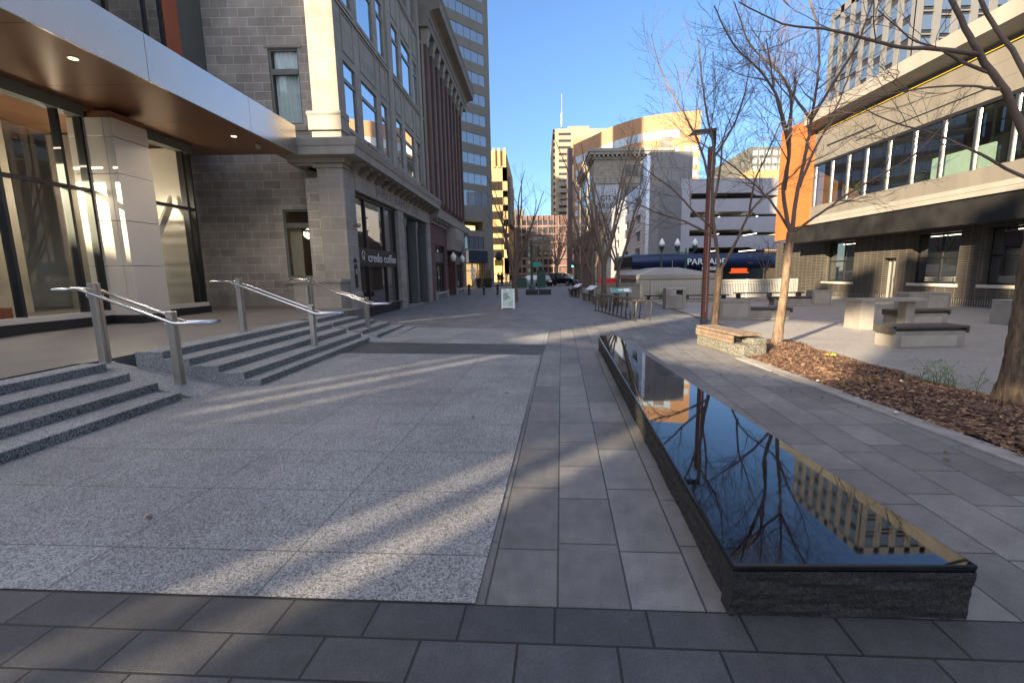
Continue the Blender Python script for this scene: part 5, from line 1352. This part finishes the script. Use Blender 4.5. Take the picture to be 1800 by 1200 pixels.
# ------------------------------------------------------------------ people
m_skin = mat('skin', (.42,.26,.19), .6, 0, .05); m_coat_b = mat('black_coat', (.014,.014,.017), .8, 0, .2, 8); m_coat_w = mat('pale_coat', (.55,.53,.52), .8, 0, .1, 6)
m_blue = mat('blue_jacket', (.035,.045,.16), .7, 0, .2, 8); m_jean = mat('dark_trousers', (.025,.027,.04), .8, 0, .2, 8); m_hair = mat('dark_hair', (.02,.014,.01), .7, 0, .2, 20); m_grey_c = mat('grey_hoodie', (.2,.2,.22), .8, 0, .15, 8)
def person(label, loc, rz, J, coat, legs, coat_lo, group=None):
    """J: joints; one continuous skinned body, hair as a child"""
    t = thing('person', label, 'person', (0,0,0), group)
    names = list(J); idx = {n: i for i, n in enumerate(names)}
    E_ = [('pelvis','waist'),('waist','chest'),('chest','neck'),('neck','head'),('head','crown')]
    for s_ in 'LR': E_ += [('chest','sh'+s_),('sh'+s_,'el'+s_),('el'+s_,'wr'+s_),('wr'+s_,'ha'+s_),('pelvis','hip'+s_),('hip'+s_,'kn'+s_),('kn'+s_,'an'+s_),('an'+s_,'to'+s_)]
    rad = {'pelvis':(.16,.12),'waist':(.15,.11),'chest':(.18,.12),'neck':(.058,.058),'head':(.085,.1),'crown':(.07,.08),'sh':(.075,.075),'el':(.05,.05),'wr':(.036,.036),'ha':(.042,.026),'hip':(.1,.1),'kn':(.068,.068),'an':(.048,.048),'to':(.045,.035)}
    me = bpy.data.meshes.new('body'); me.from_pydata([J[n] for n in names], [(idx[a], idx[b5]) for a, b5 in E_], [])
    o = bpy.data.objects.new('body', me); col.objects.link(o)
    md = o.modifiers.new('skin', 'SKIN'); md.use_smooth_shade = True
    sv = me.skin_vertices[0].data
    for n in names:
        k = n if n in rad else n[:-1]; sv[idx[n]].radius = rad[k]
        sv[idx[n]].use_root = (n == 'pelvis')
    sm = o.modifiers.new('sub', 'SUBSURF'); sm.levels = 1; sm.render_levels = 1
    dg = bpy.context.evaluated_depsgraph_get(); me2 = bpy.data.meshes.new_from_object(o.evaluated_get(dg)); bpy.data.objects.remove(o)
    me2.name = 'body'; me2.materials.clear()
    for m_ in (coat, legs, m_skin): me2.materials.append(m_)
    nz = J['neck'][2]; hands = [Vector(J['haL']), Vector(J['haR'])]
    for p in me2.polygons:
        c = p.center; p.use_smooth = True
        if c.z > nz+.01 or min((c-h).length for h in hands) < .075: p.material_index = 2
        elif coat_lo(c): p.material_index = 0
        else: p.material_index = 1
    bo_ = bpy.data.objects.new('body', me2); col.objects.link(bo_); bo_.parent = t
    hd = Vector(J['head']); 
    mb = MB(); mb.lathe([(.05,.0),(.1,.03),(.108,.1),(.08,.17),(.03,.2)], n=12); mb.v = [p + hd + Vector((0,.015,-.01)) for p in mb.v]; mb.build('hair', m_hair, t, smooth=True)
    for sx in (-.035,.035):
        mb = MB(); mb.lathe([(.002,-.01),(.01,0),(.002,.01)], n=6); mb.v = [p + hd + Vector((sx,-.095,.01)) for p in mb.v]; mb.build('eye', m_black, t)
    for s_ in 'LR':
        h = Vector(J['ha'+s_]); w = Vector(J['wr'+s_]); d = (h-w).normalized()
        mb = MB()
        for k in range(4): 
            o_ = Vector((.0,(k-1.5)*.018,0)); mb.tube([h+o_, h+o_+d*.05, h+o_+d*(.085-.006*abs(k-1.3))+Vector((0,-.0,-.01))], [.009,.008,.006], 5)
        mb.tube([w+Vector((0,-.03,0)), h+Vector((0,-.05,.0)), h+Vector((0,-.055,0))+d*.03], [.011,.010,.008], 5)
        mb.build('fingers', m_skin, t)
    t.location = loc; t.rotation_euler = (0,0,rz); ORG[t.name] = Vector(loc); return t
def stand(step=.15, sw=.12):
    J = {'pelvis':(0,0,.95),'waist':(0,0,1.1),'chest':(0,0,1.33),'neck':(0,-.01,1.5),'head':(0,-.03,1.63),'crown':(0,-.02,1.7)}
    for s_, q, st in (('L',-1,step),('R',1,-step)):
        J.update({'sh'+s_:(.19*q,0,1.42),'el'+s_:(.25*q,st*.6,1.13),'wr'+s_:(.25*q,st*.6-.1,.9),'ha'+s_:(.25*q,st*.6-.13,.82),'hip'+s_:(.09*q,0,.9),'kn'+s_:(.10*q,-st*.6-.02,.5),'an'+s_:(.10*q,-st,.09),'to'+s_:(.11*q,-st-.14,.05)})
    return J
crowd = [(-5.3,63,.1,m_coat_b,'person in a dark coat at the left of the group by the tan block'),(-4.75,62.2,.2,m_coat_b,'person in a black coat in the middle of the group by the tan block'),(-4.15,62,.25,m_coat_w,'person in a pale coat walking with the group by the tan block'),(-3.6,62.6,.2,m_coat_b,'person in dark clothes at the right of the group by the tan block'),(-5.0,64.5,.1,m_coat_b,'person in dark clothes at the back of the group by the tan block')]
for i, (x, y, st, cm, lab) in enumerate(crowd):
    person(lab, (x,y,0), R([20,200,10,-30,170][i]), stand(st), cm, m_jean, lambda c: c.z > .78, 'pedestrians on the far pavement')
J = {'pelvis':(0,.05,.52),'waist':(0,.03,.68),'chest':(0,-.03,.92),'neck':(0,-.07,1.08),'head':(0,-.12,1.20),'crown':(0,-.12,1.27)}
for s_, q in (('L',-1),('R',1)):
    J.update({'sh'+s_:(.18*q,-.03,1.0),'el'+s_:(.23*q,-.12,.74),'wr'+s_:(.12*q,-.36,.70),'ha'+s_:(.08*q,-.43,.70),'hip'+s_:(.09*q,.02,.51),'kn'+s_:(.11*q,-.42,.53),'an'+s_:(.11*q,-.40,.09),'to'+s_:(.11*q,-.55,.05)})
person('person in a blue jacket sitting on a wooden bench beside the street', (2.85,30.9,0), R(-80), J, m_blue, m_jean, lambda c: c.z > .5 and c.y > -.30 or c.z > .62)

# ------------------------------------------------------------------ bare trees
def perp(d, a):
    u = d.cross(Vector((0,0,1)));
    if u.length < 1e-4: u = Vector((1,0,0))
    u.normalize(); v = d.cross(u)
    return u*math.cos(a) + v*math.sin(a)
class Tree:
    def __init__(s, seed, density=1., twig_r=.0035, up=.25, twigl=.42):
        s.r = random.Random(seed); s.mb = MB(); s.den = density; s.tr = twig_r; s.up = up; s.tl = twigl; s.n = 0
    def twig(s, p, d, L):
        r = s.r; pts = [p]; dd = d.copy()
        for k in range(3):
            dd = (dd + perp(dd, r.random()*6.28)*.22 + Vector((0,0,s.up*.35))).normalized(); pts.append(pts[-1] + dd*L/3)
        s.mb.tube(pts, [s.tr*1.25, s.tr*1.1, s.tr*.9, s.tr*.6], 3, False); s.n += 1
        for k in (1, 2):
            if r.random() < .75:
                d2 = (dd + perp(dd, r.random()*6.28)*.85).normalized(); q = pts[k]; l2 = L*r.uniform(.3,.55)
                s.mb.tube([q, q+d2*l2*.5, q+(d2+Vector((0,0,.15)))*l2], [s.tr*.9, s.tr*.75, s.tr*.5], 3, False)
    def branch(s, p, d, L, rad, lev):
        r = s.r; n = max(4, int(L/.28)); pts = [p]; dd = d.copy(); dirs = [d]
        for k in range(n):
            dd = (dd + perp(dd, r.random()*6.28)*.16 + Vector((0,0,s.up*.22))).normalized(); pts.append(pts[-1] + dd*L/n); dirs.append(dd.copy())
        rads = [max(s.tr*1.2, rad*(1-.85*k/n)) for k in range(n+1)]
        s.mb.tube(pts, rads, 5 if rad > .02 else 4 if rad > .009 else 3, False)
        s.kids(pts, dirs, rads, L, lev, .15)
    def kids(s, pts, dirs, rads, L, lev, start):
        r = s.r; n = len(pts)-1; a = r.random()*6.28
        step = {0:.36, 1:.27, 2:.17}[min(lev,2)]/s.den
        t = start*L + step*r.random()
        while t < L*.99:
            f = t/L*n; k = min(n-1, int(f)); p = pts[k].lerp(pts[k+1], f-k); d = dirs[k]; a += 2.4 + r.uniform(-.5,.5)
            ang = R(r.uniform(28,52)); d2 = (d*math.cos(ang) + perp(d, a)*math.sin(ang)).normalized()
            if lev >= 2: s.twig(p, d2, s.tl*r.uniform(.6,1.2))
            else:
                L2 = (L-t)*r.uniform(.38,.62)*(1 if lev else .75) + .28*r.uniform(.7,1.2)
                s.branch(p, d2, L2, max(s.tr*1.5, rads[k]*r.uniform(.4,.6)), lev+1)
            t += step*r.uniform(.7,1.35)
        if lev >= 1: s.twig(pts[-1], dirs[-1], s.tl)
    def limb(s, pts, r0, r1, start=.2):
        """explicit limb polyline smoothed, then auto side branches"""
        P_ = [Vector(p) for p in pts]; out = []
        for i in range(len(P_)-1):
            a = P_[max(i-1,0)]; b5 = P_[i]; c = P_[i+1]; d = P_[min(i+2,len(P_)-1)]
            m = max(3, int((c-b5).length/.15))
            for k in range(m):
                t = k/m; out.append(.5*((2*b5) + (c-a)*t + (2*a-5*b5+4*c-d)*t*t + (3*b5-a-3*c+d)*t**3) + Vector((s.r.gauss(0,.006),s.r.gauss(0,.006),0)))
        out.append(P_[-1]); n = len(out)-1
        rads = [r0+(r1-r0)*(k/n)**.85 for k in range(n+1)]
        s.mb.tube(out, rads, 8 if r0 > .04 else 6, False)
        dirs = [(out[min(k+1,n)]-out[max(k-1,0)]).normalized() for k in range(n+1)]
        L = sum((out[k+1]-out[k]).length for k in range(n))
        s.kids(out, dirs, rads, L, 0, start)
def trunk_mb(pts, rads, seed=1, n=14, rough=.04):
    mb = MB(); P_ = [Vector(p) for p in pts]; out = []; rr_ = []
    for i in range(len(P_)-1):
        m = max(4, int((P_[i+1]-P_[i]).length/.06))
        for k in range(m): t = k/m; out.append(P_[i].lerp(P_[i+1], t)); rr_.append(rads[i]+(rads[i+1]-rads[i])*t)
    out.append(P_[-1]); rr_.append(rads[-1]); mb.tube(out, rr_, n); g = random.Random(seed)
    for k, o in enumerate(out):
        for j in range(n):
            i = k*n+j; v = mb.v[i]-o; f = 1 + rough*math.sin(5*2*PI*j/n+k*.21) + g.gauss(0, rough*.5) + .1*rough*10*max(0, math.sin(k*.9+seed)) * .25
            mb.v[i] = o + v*f
    return mb
def tree_thing(label, loc, group='bare street trees'):
    return thing('bare_tree', label, 'tree', loc, group)

# slender tree in the mulch bed
t1 = tree_thing('slender bare tree with a sunlit lower trunk standing in the mulch bed', (5.31,9.82,0))
Y = 9.82
trunk_mb([(5.31,Y,-.02),(5.34,Y,.45),(5.39,Y,1.1),(5.42,Y,1.9),(5.45,Y,2.45)], [.125,.095,.083,.078,.085], 3).build('trunk', m_bark1, t1, smooth=True)
T = Tree(11, 1.35, .0028)
T.limb([(5.45,Y,2.35),(5.25,Y-.05,3.0),(5.16,Y-.1,3.4),(5.2,Y-.15,4.2),(4.67,Y-.3,5.27),(3.87,Y-.4,5.95),(3.41,Y-.5,6.6)], .048, .012, .42)
T.limb([(5.2,Y-.15,4.15),(5.29,Y+.2,5.42),(4.56,Y+.4,6.3),(4.2,Y+.5,7.2)], .036, .009)
T.limb([(5.46,Y,2.35),(5.57,Y+.1,3.24),(5.70,Y+.1,4.15),(5.76,Y+.1,4.76),(5.87,Y+.2,6.16),(5.55,Y+.3,7.4)], .05, .012, .4)
T.limb([(5.75,Y+.1,4.7),(5.95,Y-.2,5.3),(6.24,Y-.4,5.95),(6.5,Y-.5,7.0)], .032, .01)
T.limb([(5.76,Y+.1,4.75),(5.65,Y+.4,5.15),(5.43,Y+.6,5.64),(4.75,Y+.8,6.8)], .032, .01)
T.limb([(5.46,Y,2.4),(5.77,Y-.2,2.7),(6.43,Y-.5,3.25),(7.3,Y-.7,3.8),(7.9,Y-.8,4.5)], .032, .008)
T.limb([(5.45,Y,2.45),(5.04,Y+.2,3.16),(4.51,Y+.3,3.69),(3.95,Y+.4,4.15),(3.3,Y+.5,4.6)], .034, .008)
T.limb([(5.2,Y-.1,3.3),(5.0,Y-.5,4.0),(4.5,Y-.9,4.8),(4.1,Y-1.2,5.7)], .035, .008)
T.limb([(5.6,Y+.1,3.4),(6.1,Y+.5,4.2),(6.7,Y+.8,5.2),(7.1,Y+.9,6.3)], .04, .008)
T.mb.build('crown', m_twig, t1, smooth=True)
# forked tree behind the lamp post
t2 = tree_thing('forked bare tree standing close behind the rusty lamp post', (4.75,11.95,0))
Y = 11.9
trunk_mb([(4.72,Y,-.02),(4.75,Y,.6),(4.78,Y,1.3),(4.80,Y,1.72)], [.115,.092,.085,.095], 5).build('trunk', m_bark1, t2, smooth=True)
T = Tree(23, 1.3, .003)
T.limb([(4.79,Y,1.6),(4.74,Y,2.05),(4.61,Y,2.76),(4.51,Y,3.75),(4.53,Y,4.58),(4.3,Y+.2,5.9),(4.1,Y+.3,7.4)], .058, .012, .45)
T.limb([(4.81,Y,1.65),(5.14,Y-.05,2.32),(5.43,Y-.1,3.04),(5.8,Y-.1,3.5),(6.43,Y-.2,4.0),(7.0,Y-.2,4.6)], .042, .009, .4)
T.limb([(4.62,Y,2.7),(4.0,Y-.1,3.19),(3.47,Y-.15,3.69),(2.73,Y-.2,4.2),(2.3,Y-.2,4.7)], .034, .008)
T.limb([(4.5,Y,3.7),(4.22,Y+.1,4.72),(3.83,Y+.2,5.53),(3.23,Y+.3,6.6),(2.93,Y+.3,7.5)], .036, .008)
T.limb([(4.53,Y,4.5),(4.98,Y,5.25),(5.22,Y,6.04),(5.32,Y,7.0)], .034, .008)
T.limb([(4.65,Y,2.5),(3.9,Y+.2,2.95),(3.3,Y+.3,3.15),(2.7,Y+.3,3.4),(2.2,Y+.3,3.55)], .04, .007)
T.limb([(4.55,Y,3.3),(4.8,Y+.3,4.2),(5.0,Y+.6,5.2),(5.5,Y+.9,6.2)], .04, .008)
T.limb([(5.45,Y-.1,3.0),(5.4,Y-.4,3.8),(5.6,Y-.7,4.6),(5.9,Y-.9,5.6)], .03, .007)
T.mb.build('crown', m_twig, t2, smooth=True)
# thick trunk at the right edge
t3 = tree_thing('thick rough barked tree at the right edge with long limbs reaching across the sky', (5.66,5.2,0))
Y = 5.2
trunk_mb([(5.78,Y,-.03),(5.76,Y,.12),(5.75,Y,.35),(5.74,Y,1.06),(5.73,Y,1.96),(5.66,Y,2.6),(5.5,Y,2.95)], [.32,.25,.20,.165,.148,.125,.08], 8, 22, .05).build('trunk', bark('rough_bark', (.03,.02,.014), (.20,.135,.082), 15., 1., .06), t3, smooth=True)
T = Tree(37, .8, .003, .12)
T.limb([(5.56,Y,2.8),(5.40,Y,3.02),(5.19,Y,3.36),(5.01,Y,3.61),(4.74,Y,3.92),(4.57,Y,4.16),(4.38,Y,4.45),(4.1,Y,4.9),(3.9,Y+.1,5.6)], .048, .016, .75)
T.limb([(4.76,Y,3.90),(4.3,Y+.02,3.97),(3.91,Y+.05,4.01),(3.28,Y+.1,4.2),(2.68,Y+.1,4.28),(2.2,Y+.1,4.5)], .026, .006, .3)
T.limb([(5.5,Y,2.6),(5.3,Y+.1,2.75),(4.86,Y+.1,2.97),(4.46,Y+.1,3.13),(3.99,Y+.15,3.29),(3.6,Y+.2,3.5)], .021, .005, .3)
T.limb([(5.02,Y,3.55),(4.8,Y-.05,3.55),(4.57,Y-.1,3.55),(4.17,Y-.1,3.54),(3.56,Y-.1,3.44),(3.1,Y-.1,3.36)], .017, .004, .3)
T.limb([(5.68,Y,2.5),(5.62,Y+.1,3.2),(5.4,Y+.2,3.9),(5.05,Y+.3,4.45),(4.8,Y+.4,5.2)], .034, .02, .7)
T.limb([(4.95,Y,3.7),(4.6,Y+.05,3.86),(4.35,Y+.1,4.02),(4.05,Y+.1,4.12),(3.7,Y+.1,4.4)], .02, .005, .25)
T.mb.build('crown', m_twig, t3, smooth=True)

def auto_tree(label, loc, H, th, r0, seed, spread=.5, den=.8, tr=.006, mat_=None, n=8, lean=(0,0), tl=.5):
    t = tree_thing(label, loc); x, y, z = loc
    trunk_mb([(x,y,-.05),(x+lean[0]*.3,y+lean[1]*.3,th*.5),(x+lean[0],y+lean[1],th)], [r0*1.35,r0,r0*.92], seed, 10).build('trunk', mat_ or m_bark2, t, smooth=True)
    T = Tree(seed, den, tr, .3, tl); g = random.Random(seed)
    for k in range(n):
        a = k*2.4+g.random(); e = spread*g.uniform(.55,1.15); L = (H-th)*g.uniform(.75,1.05)
        d = Vector((math.cos(a)*e, math.sin(a)*e, 1)).normalized(); p = Vector((x+lean[0],y+lean[1],th*g.uniform(.82,1)))
        pts = [p]; 
        for q in range(4): d = (d + Vector((math.cos(a)*.03, math.sin(a)*.03, .12))).normalized(); pts.append(pts[-1] + d*L/4 + Vector((g.gauss(0,.08),g.gauss(0,.08),0)))
        T.limb(pts, r0*.62, .012, .22)
    T.mb.build('crown', m_twig, t, smooth=True); return t
auto_tree('upright bare tree in the middle of the street behind the sandwich board', (-1.3,26.6,0), 7.3, 1.5, .16, 51, .36, .45, .005, n=8, tl=.6)
auto_tree('thick trunked bare tree beyond the bicycle rack, beside a rusty lamp post', (3.2,21.5,0), 8.6, 2.2, .12, 61, .42, .40, .0042, n=7, tl=.6)
auto_tree('bare tree forking low in the row beyond the bicycle rack, left of its neighbours', (3.3,27.0,0), 7.6, 1.6, .11, 62, .5, .34, .0048, n=6, tl=.6)
auto_tree('bare tree behind the teal information panel with branches leaning right', (3.98,22.2,0), 7.2, 2.0, .085, 63, .48, .38, .0042, n=6, lean=(.05,.1), tl=.6)
auto_tree('bare tree farther along the right side of the street near the brown monument', (3.5,36,0), 8.5, 2.2, .13, 64, .45, .32, .006, n=6, tl=.7)
auto_tree('bare tree across the cross street in front of the cream high rise', (3.6,80,0), 12, 3.2, .3, 65, .6, .33, .02, n=8, tl=1.2)
auto_tree('bare tree across the cross street in front of the reddish building', (.2,92,0), 11, 3, .28, 66, .55, .3, .022, n=7, tl=1.2)
auto_tree('bare tree across the cross street at the foot of the brick hotel', (8.0,86,0), 13, 3.5, .3, 67, .5, .3, .022, n=7, tl=1.2)
auto_tree('small bare sapling in front of the blue canopy near the brick building', (22.2,44,0), 4.6, 1.6, .07, 68, .6, .5, .010, n=6, tl=.5)
# weeds at the right end of the mulch bed
wd = thing('green_weeds', 'patch of green leafy weeds beside the thick trunk on the mulch', 'plant', (5.6,5.9,0))
mb = MB(); st = MB(); g = random.Random(4)
for k in range(34):
    x, y = 5.45+g.gauss(0,.16), 5.95+g.gauss(0,.18); h = g.uniform(.12,.42); a = g.random()*6.3
    tip = Vector((x+math.cos(a)*h*.5, y+math.sin(a)*h*.5, h)); st.tube([(x,y,.02),(x+math.cos(a)*h*.15,y+math.sin(a)*h*.15,h*.6),tip], [.004,.003,.002], 3, False)
    for j in range(9):
        f = g.uniform(.45,1.05); c = Vector((x,y,.02)).lerp(tip, f) + Vector((g.gauss(0,.03),g.gauss(0,.03),g.gauss(0,.015))); b5 = g.random()*6.3; l = g.uniform(.03,.075)
        e = Vector((math.cos(b5),math.sin(b5),g.uniform(-.3,.3)))*l; w = Vector((-math.sin(b5),math.cos(b5),0))*l*.35
        mb.poly([c, c+e*.5+w, c+e, c+e*.5-w])
mb.build('leaves', m_leaf, wd); st.build('stem', m_leaf, wd)
gs = thing('grass_tuft', 'small green grass tuft at the foot of the lattice fence', 'plant', (7.2,25.8,0)); mb = MB()
for k in range(60):
    a = g.random()*6.3; x, y = 7.2+g.gauss(0,.2), 25.6+g.gauss(0,.1); mb.tube([(x,y,.1),(x+math.cos(a)*.08,y,.35),(x+math.cos(a)*.22,y,.55)], [.012,.01,.003], 3, False)
mb.build('blades', m_leaf, gs)

# ------------------------------------------------------------------ behind the viewpoint: unseen blockers added to shape the shade, then a pale block
AZ, EL = R(44), R(20)
Ld = Vector((math.sin(AZ), math.cos(AZ), 0)); TB = -45.0; TE = math.tan(EL)
SF = frame((Ld.x*TB, Ld.y*TB, TE*(-TB)), (math.cos(AZ), -math.sin(AZ), 0), Ld)   # local x = s across the light, z = height of the ray at the viewpoint
HOLES = [(-9,.9,-1,2.8),(-4.75,-1.3,2.8,5.9),(-8.3,-7.3,2.8,6.0),
         (-15.75,-14.5,2.5,4.7),(-17.15,-16.05,5.6,40),(-3.7,-2.8,9.6,13.4),(-1.4,-.4,9.8,13.4),(1.1,1.9,9.8,13.4),(-6.3,-5.5,9.6,13.4),(-10.4,-9.3,9.9,13.4),(3.5,4.4,9.8,13.4),(-8.4,-7.4,9.8,13.4)]
SLITS = [(-2.41,-2.28,-.4,2.0),(-2.84,-2.76,-.4,1.1),(-6.77,-6.67,.3,2.2),(-7.31,-7.25,.4,2.1),(-6.09,-6.04,.3,1.3)]
blk = thing('added_shade_slab', 'unseen grey slab added behind the viewpoint for shade, with holes for sun patches', 'building', (SF.translation.x, SF.translation.y, 0))  # added blocker; its holes let sun onto plaza, column and pilaster
mb = MB(SF)
m2 = MB(); wall_open(m2, 0, .3, -11.4, 6, -20, 12.8, HOLES); wall_open(m2, 0, .3, -21, -11.4, -20, 33, [h for h in HOLES if h[0] < -11]); wall_open(m2, 0, .3, -36, -21, -20, 33, [])
mb.v = [SF @ Vector((p.y, p.x, p.z)) for p in m2.v]; mb.f = m2.f
mb.build('slab', m_pkd, blk)
def far_block(s0, s1, t, w):  # unseen blocks added to shade hotel, red building and high rise
    o_ = Vector((Ld.x*t, Ld.y*t, 0)) + Vector((math.cos(AZ), -math.sin(AZ), 0))*s0
    F_ = frame((o_.x,o_.y,0), (math.cos(AZ), -math.sin(AZ), 0), Ld)
    tt = thing('added_shade_tower', 'unseen grey block added off to the left to shade the far facades', 'building', (o_.x,o_.y,0), 'unseen blocks added for shade')
    m3 = MB(F_); m3.box(0,s1-s0,0,6,-.1,w-t*TE); m3.build('wall', m_pkd, tt)
far_block(-88,-73.4,-20,76); far_block(-69.2,-60,-20,76); far_block(-152,-126.5,0,113); far_block(-126.4,-117.8,0,90); far_block(-113,-100.5,0,52)
t2_ = -27.0
SF2 = frame((Ld.x*t2_, Ld.y*t2_, TE*(-t2_)), (math.cos(AZ), -math.sin(AZ), 0), Ld)
scr = thing('added_slit_screen', 'unseen screen added behind the viewpoint, slit to cast sun streaks', 'wall', (SF2.translation.x, SF2.translation.y, 0))  # added screen, slit so that thin sun streaks reach the foreground
m3 = MB(); wall_open(m3, 0, .12, -9.1, 1.2, -9.9, 2.75, SLITS); mb = MB(); mb.v = [SF2 @ Vector((p.y, p.x, p.z)) for p in m3.v]; mb.f = m3.f; mb.build('screen', m_pkd, scr)
bw_ = thing('sunlit_office_block', 'pale office block far behind the viewpoint', 'building', (10,-60,0))
mb = MB(); mb.box(-4,60,-75,-55,0,16); mb.build('wall', m_trim, bw_)

# ------------------------------------------------------------------ light, sky, camera
w = bpy.data.worlds.new('World'); scene.world = w; w.use_nodes = True
nt = w.node_tree; bg = nt.nodes['Background']
sk = nt.nodes.new('ShaderNodeTexSky'); sk.sky_type = 'NISHITA'; sk.sun_disc = False
sk.sun_elevation = EL; sk.sun_rotation = AZ + PI; sk.altitude = 600; sk.air_density = 1.0; sk.dust_density = 0; sk.ozone_density = 4.6
# glow added overhead and round the sun to lift the shade, deep blue elsewhere
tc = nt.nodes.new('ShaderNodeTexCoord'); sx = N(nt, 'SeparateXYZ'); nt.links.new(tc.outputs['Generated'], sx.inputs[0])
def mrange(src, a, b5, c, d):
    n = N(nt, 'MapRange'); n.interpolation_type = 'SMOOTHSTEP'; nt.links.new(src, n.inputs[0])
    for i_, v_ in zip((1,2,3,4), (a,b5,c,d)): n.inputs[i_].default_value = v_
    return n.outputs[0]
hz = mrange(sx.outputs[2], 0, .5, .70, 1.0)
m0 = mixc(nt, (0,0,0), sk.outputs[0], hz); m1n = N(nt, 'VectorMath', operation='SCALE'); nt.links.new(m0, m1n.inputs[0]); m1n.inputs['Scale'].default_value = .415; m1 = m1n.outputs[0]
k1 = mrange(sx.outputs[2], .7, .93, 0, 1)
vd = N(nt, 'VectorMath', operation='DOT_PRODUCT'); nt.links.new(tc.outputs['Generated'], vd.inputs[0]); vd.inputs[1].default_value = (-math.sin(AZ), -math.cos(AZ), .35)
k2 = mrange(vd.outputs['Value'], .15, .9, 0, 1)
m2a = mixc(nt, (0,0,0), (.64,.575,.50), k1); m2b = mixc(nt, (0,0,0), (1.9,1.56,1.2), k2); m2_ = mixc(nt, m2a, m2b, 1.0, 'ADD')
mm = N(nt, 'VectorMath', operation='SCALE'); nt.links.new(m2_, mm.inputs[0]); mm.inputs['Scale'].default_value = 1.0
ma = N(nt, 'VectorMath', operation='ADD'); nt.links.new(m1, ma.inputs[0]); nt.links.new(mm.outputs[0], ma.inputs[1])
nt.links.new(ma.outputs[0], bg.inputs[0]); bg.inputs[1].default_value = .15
sl = bpy.data.lights.new('Sun', 'SUN'); sl.energy = 4.3; sl.angle = R(.55); sl.color = (1, .81, .565)
so = bpy.data.objects.new('sun_lamp', sl); col.objects.link(so)
sd = Vector((-math.sin(AZ)*math.cos(EL), -math.cos(AZ)*math.cos(EL), math.sin(EL)))
so.rotation_euler = sd.to_track_quat('Z', 'Y').to_euler()
cam = bpy.data.cameras.new('Camera'); cam.sensor_width = 36; cam.lens = 36*786/1800; cam.shift_x = -40/1800; cam.clip_end = 6000; cam.clip_start = .05
co_ = bpy.data.objects.new('Camera', cam); col.objects.link(co_)
pitch, roll, yaw = R(8.665), R(.72), R(-.33)
f = Vector((math.sin(yaw)*math.cos(pitch), math.cos(yaw)*math.cos(pitch), -math.sin(pitch))); r_ = Vector((math.cos(yaw), -math.sin(yaw), 0)); dn = f.cross(r_)
rx = r_*math.cos(roll) + dn*math.sin(roll); dx = -r_*math.sin(roll) + dn*math.cos(roll)
co_.matrix_world = Matrix(((rx.x,-dx.x,-f.x,0),(rx.y,-dx.y,-f.y,0),(rx.z,-dx.z,-f.z,1.65),(0,0,0,1)))
scene.camera = co_
vs = scene.view_settings; vs.view_transform = 'Standard'; vs.look = 'None'; vs.exposure = 2.3; vs.gamma = 1
scene.cycles.use_denoising = True
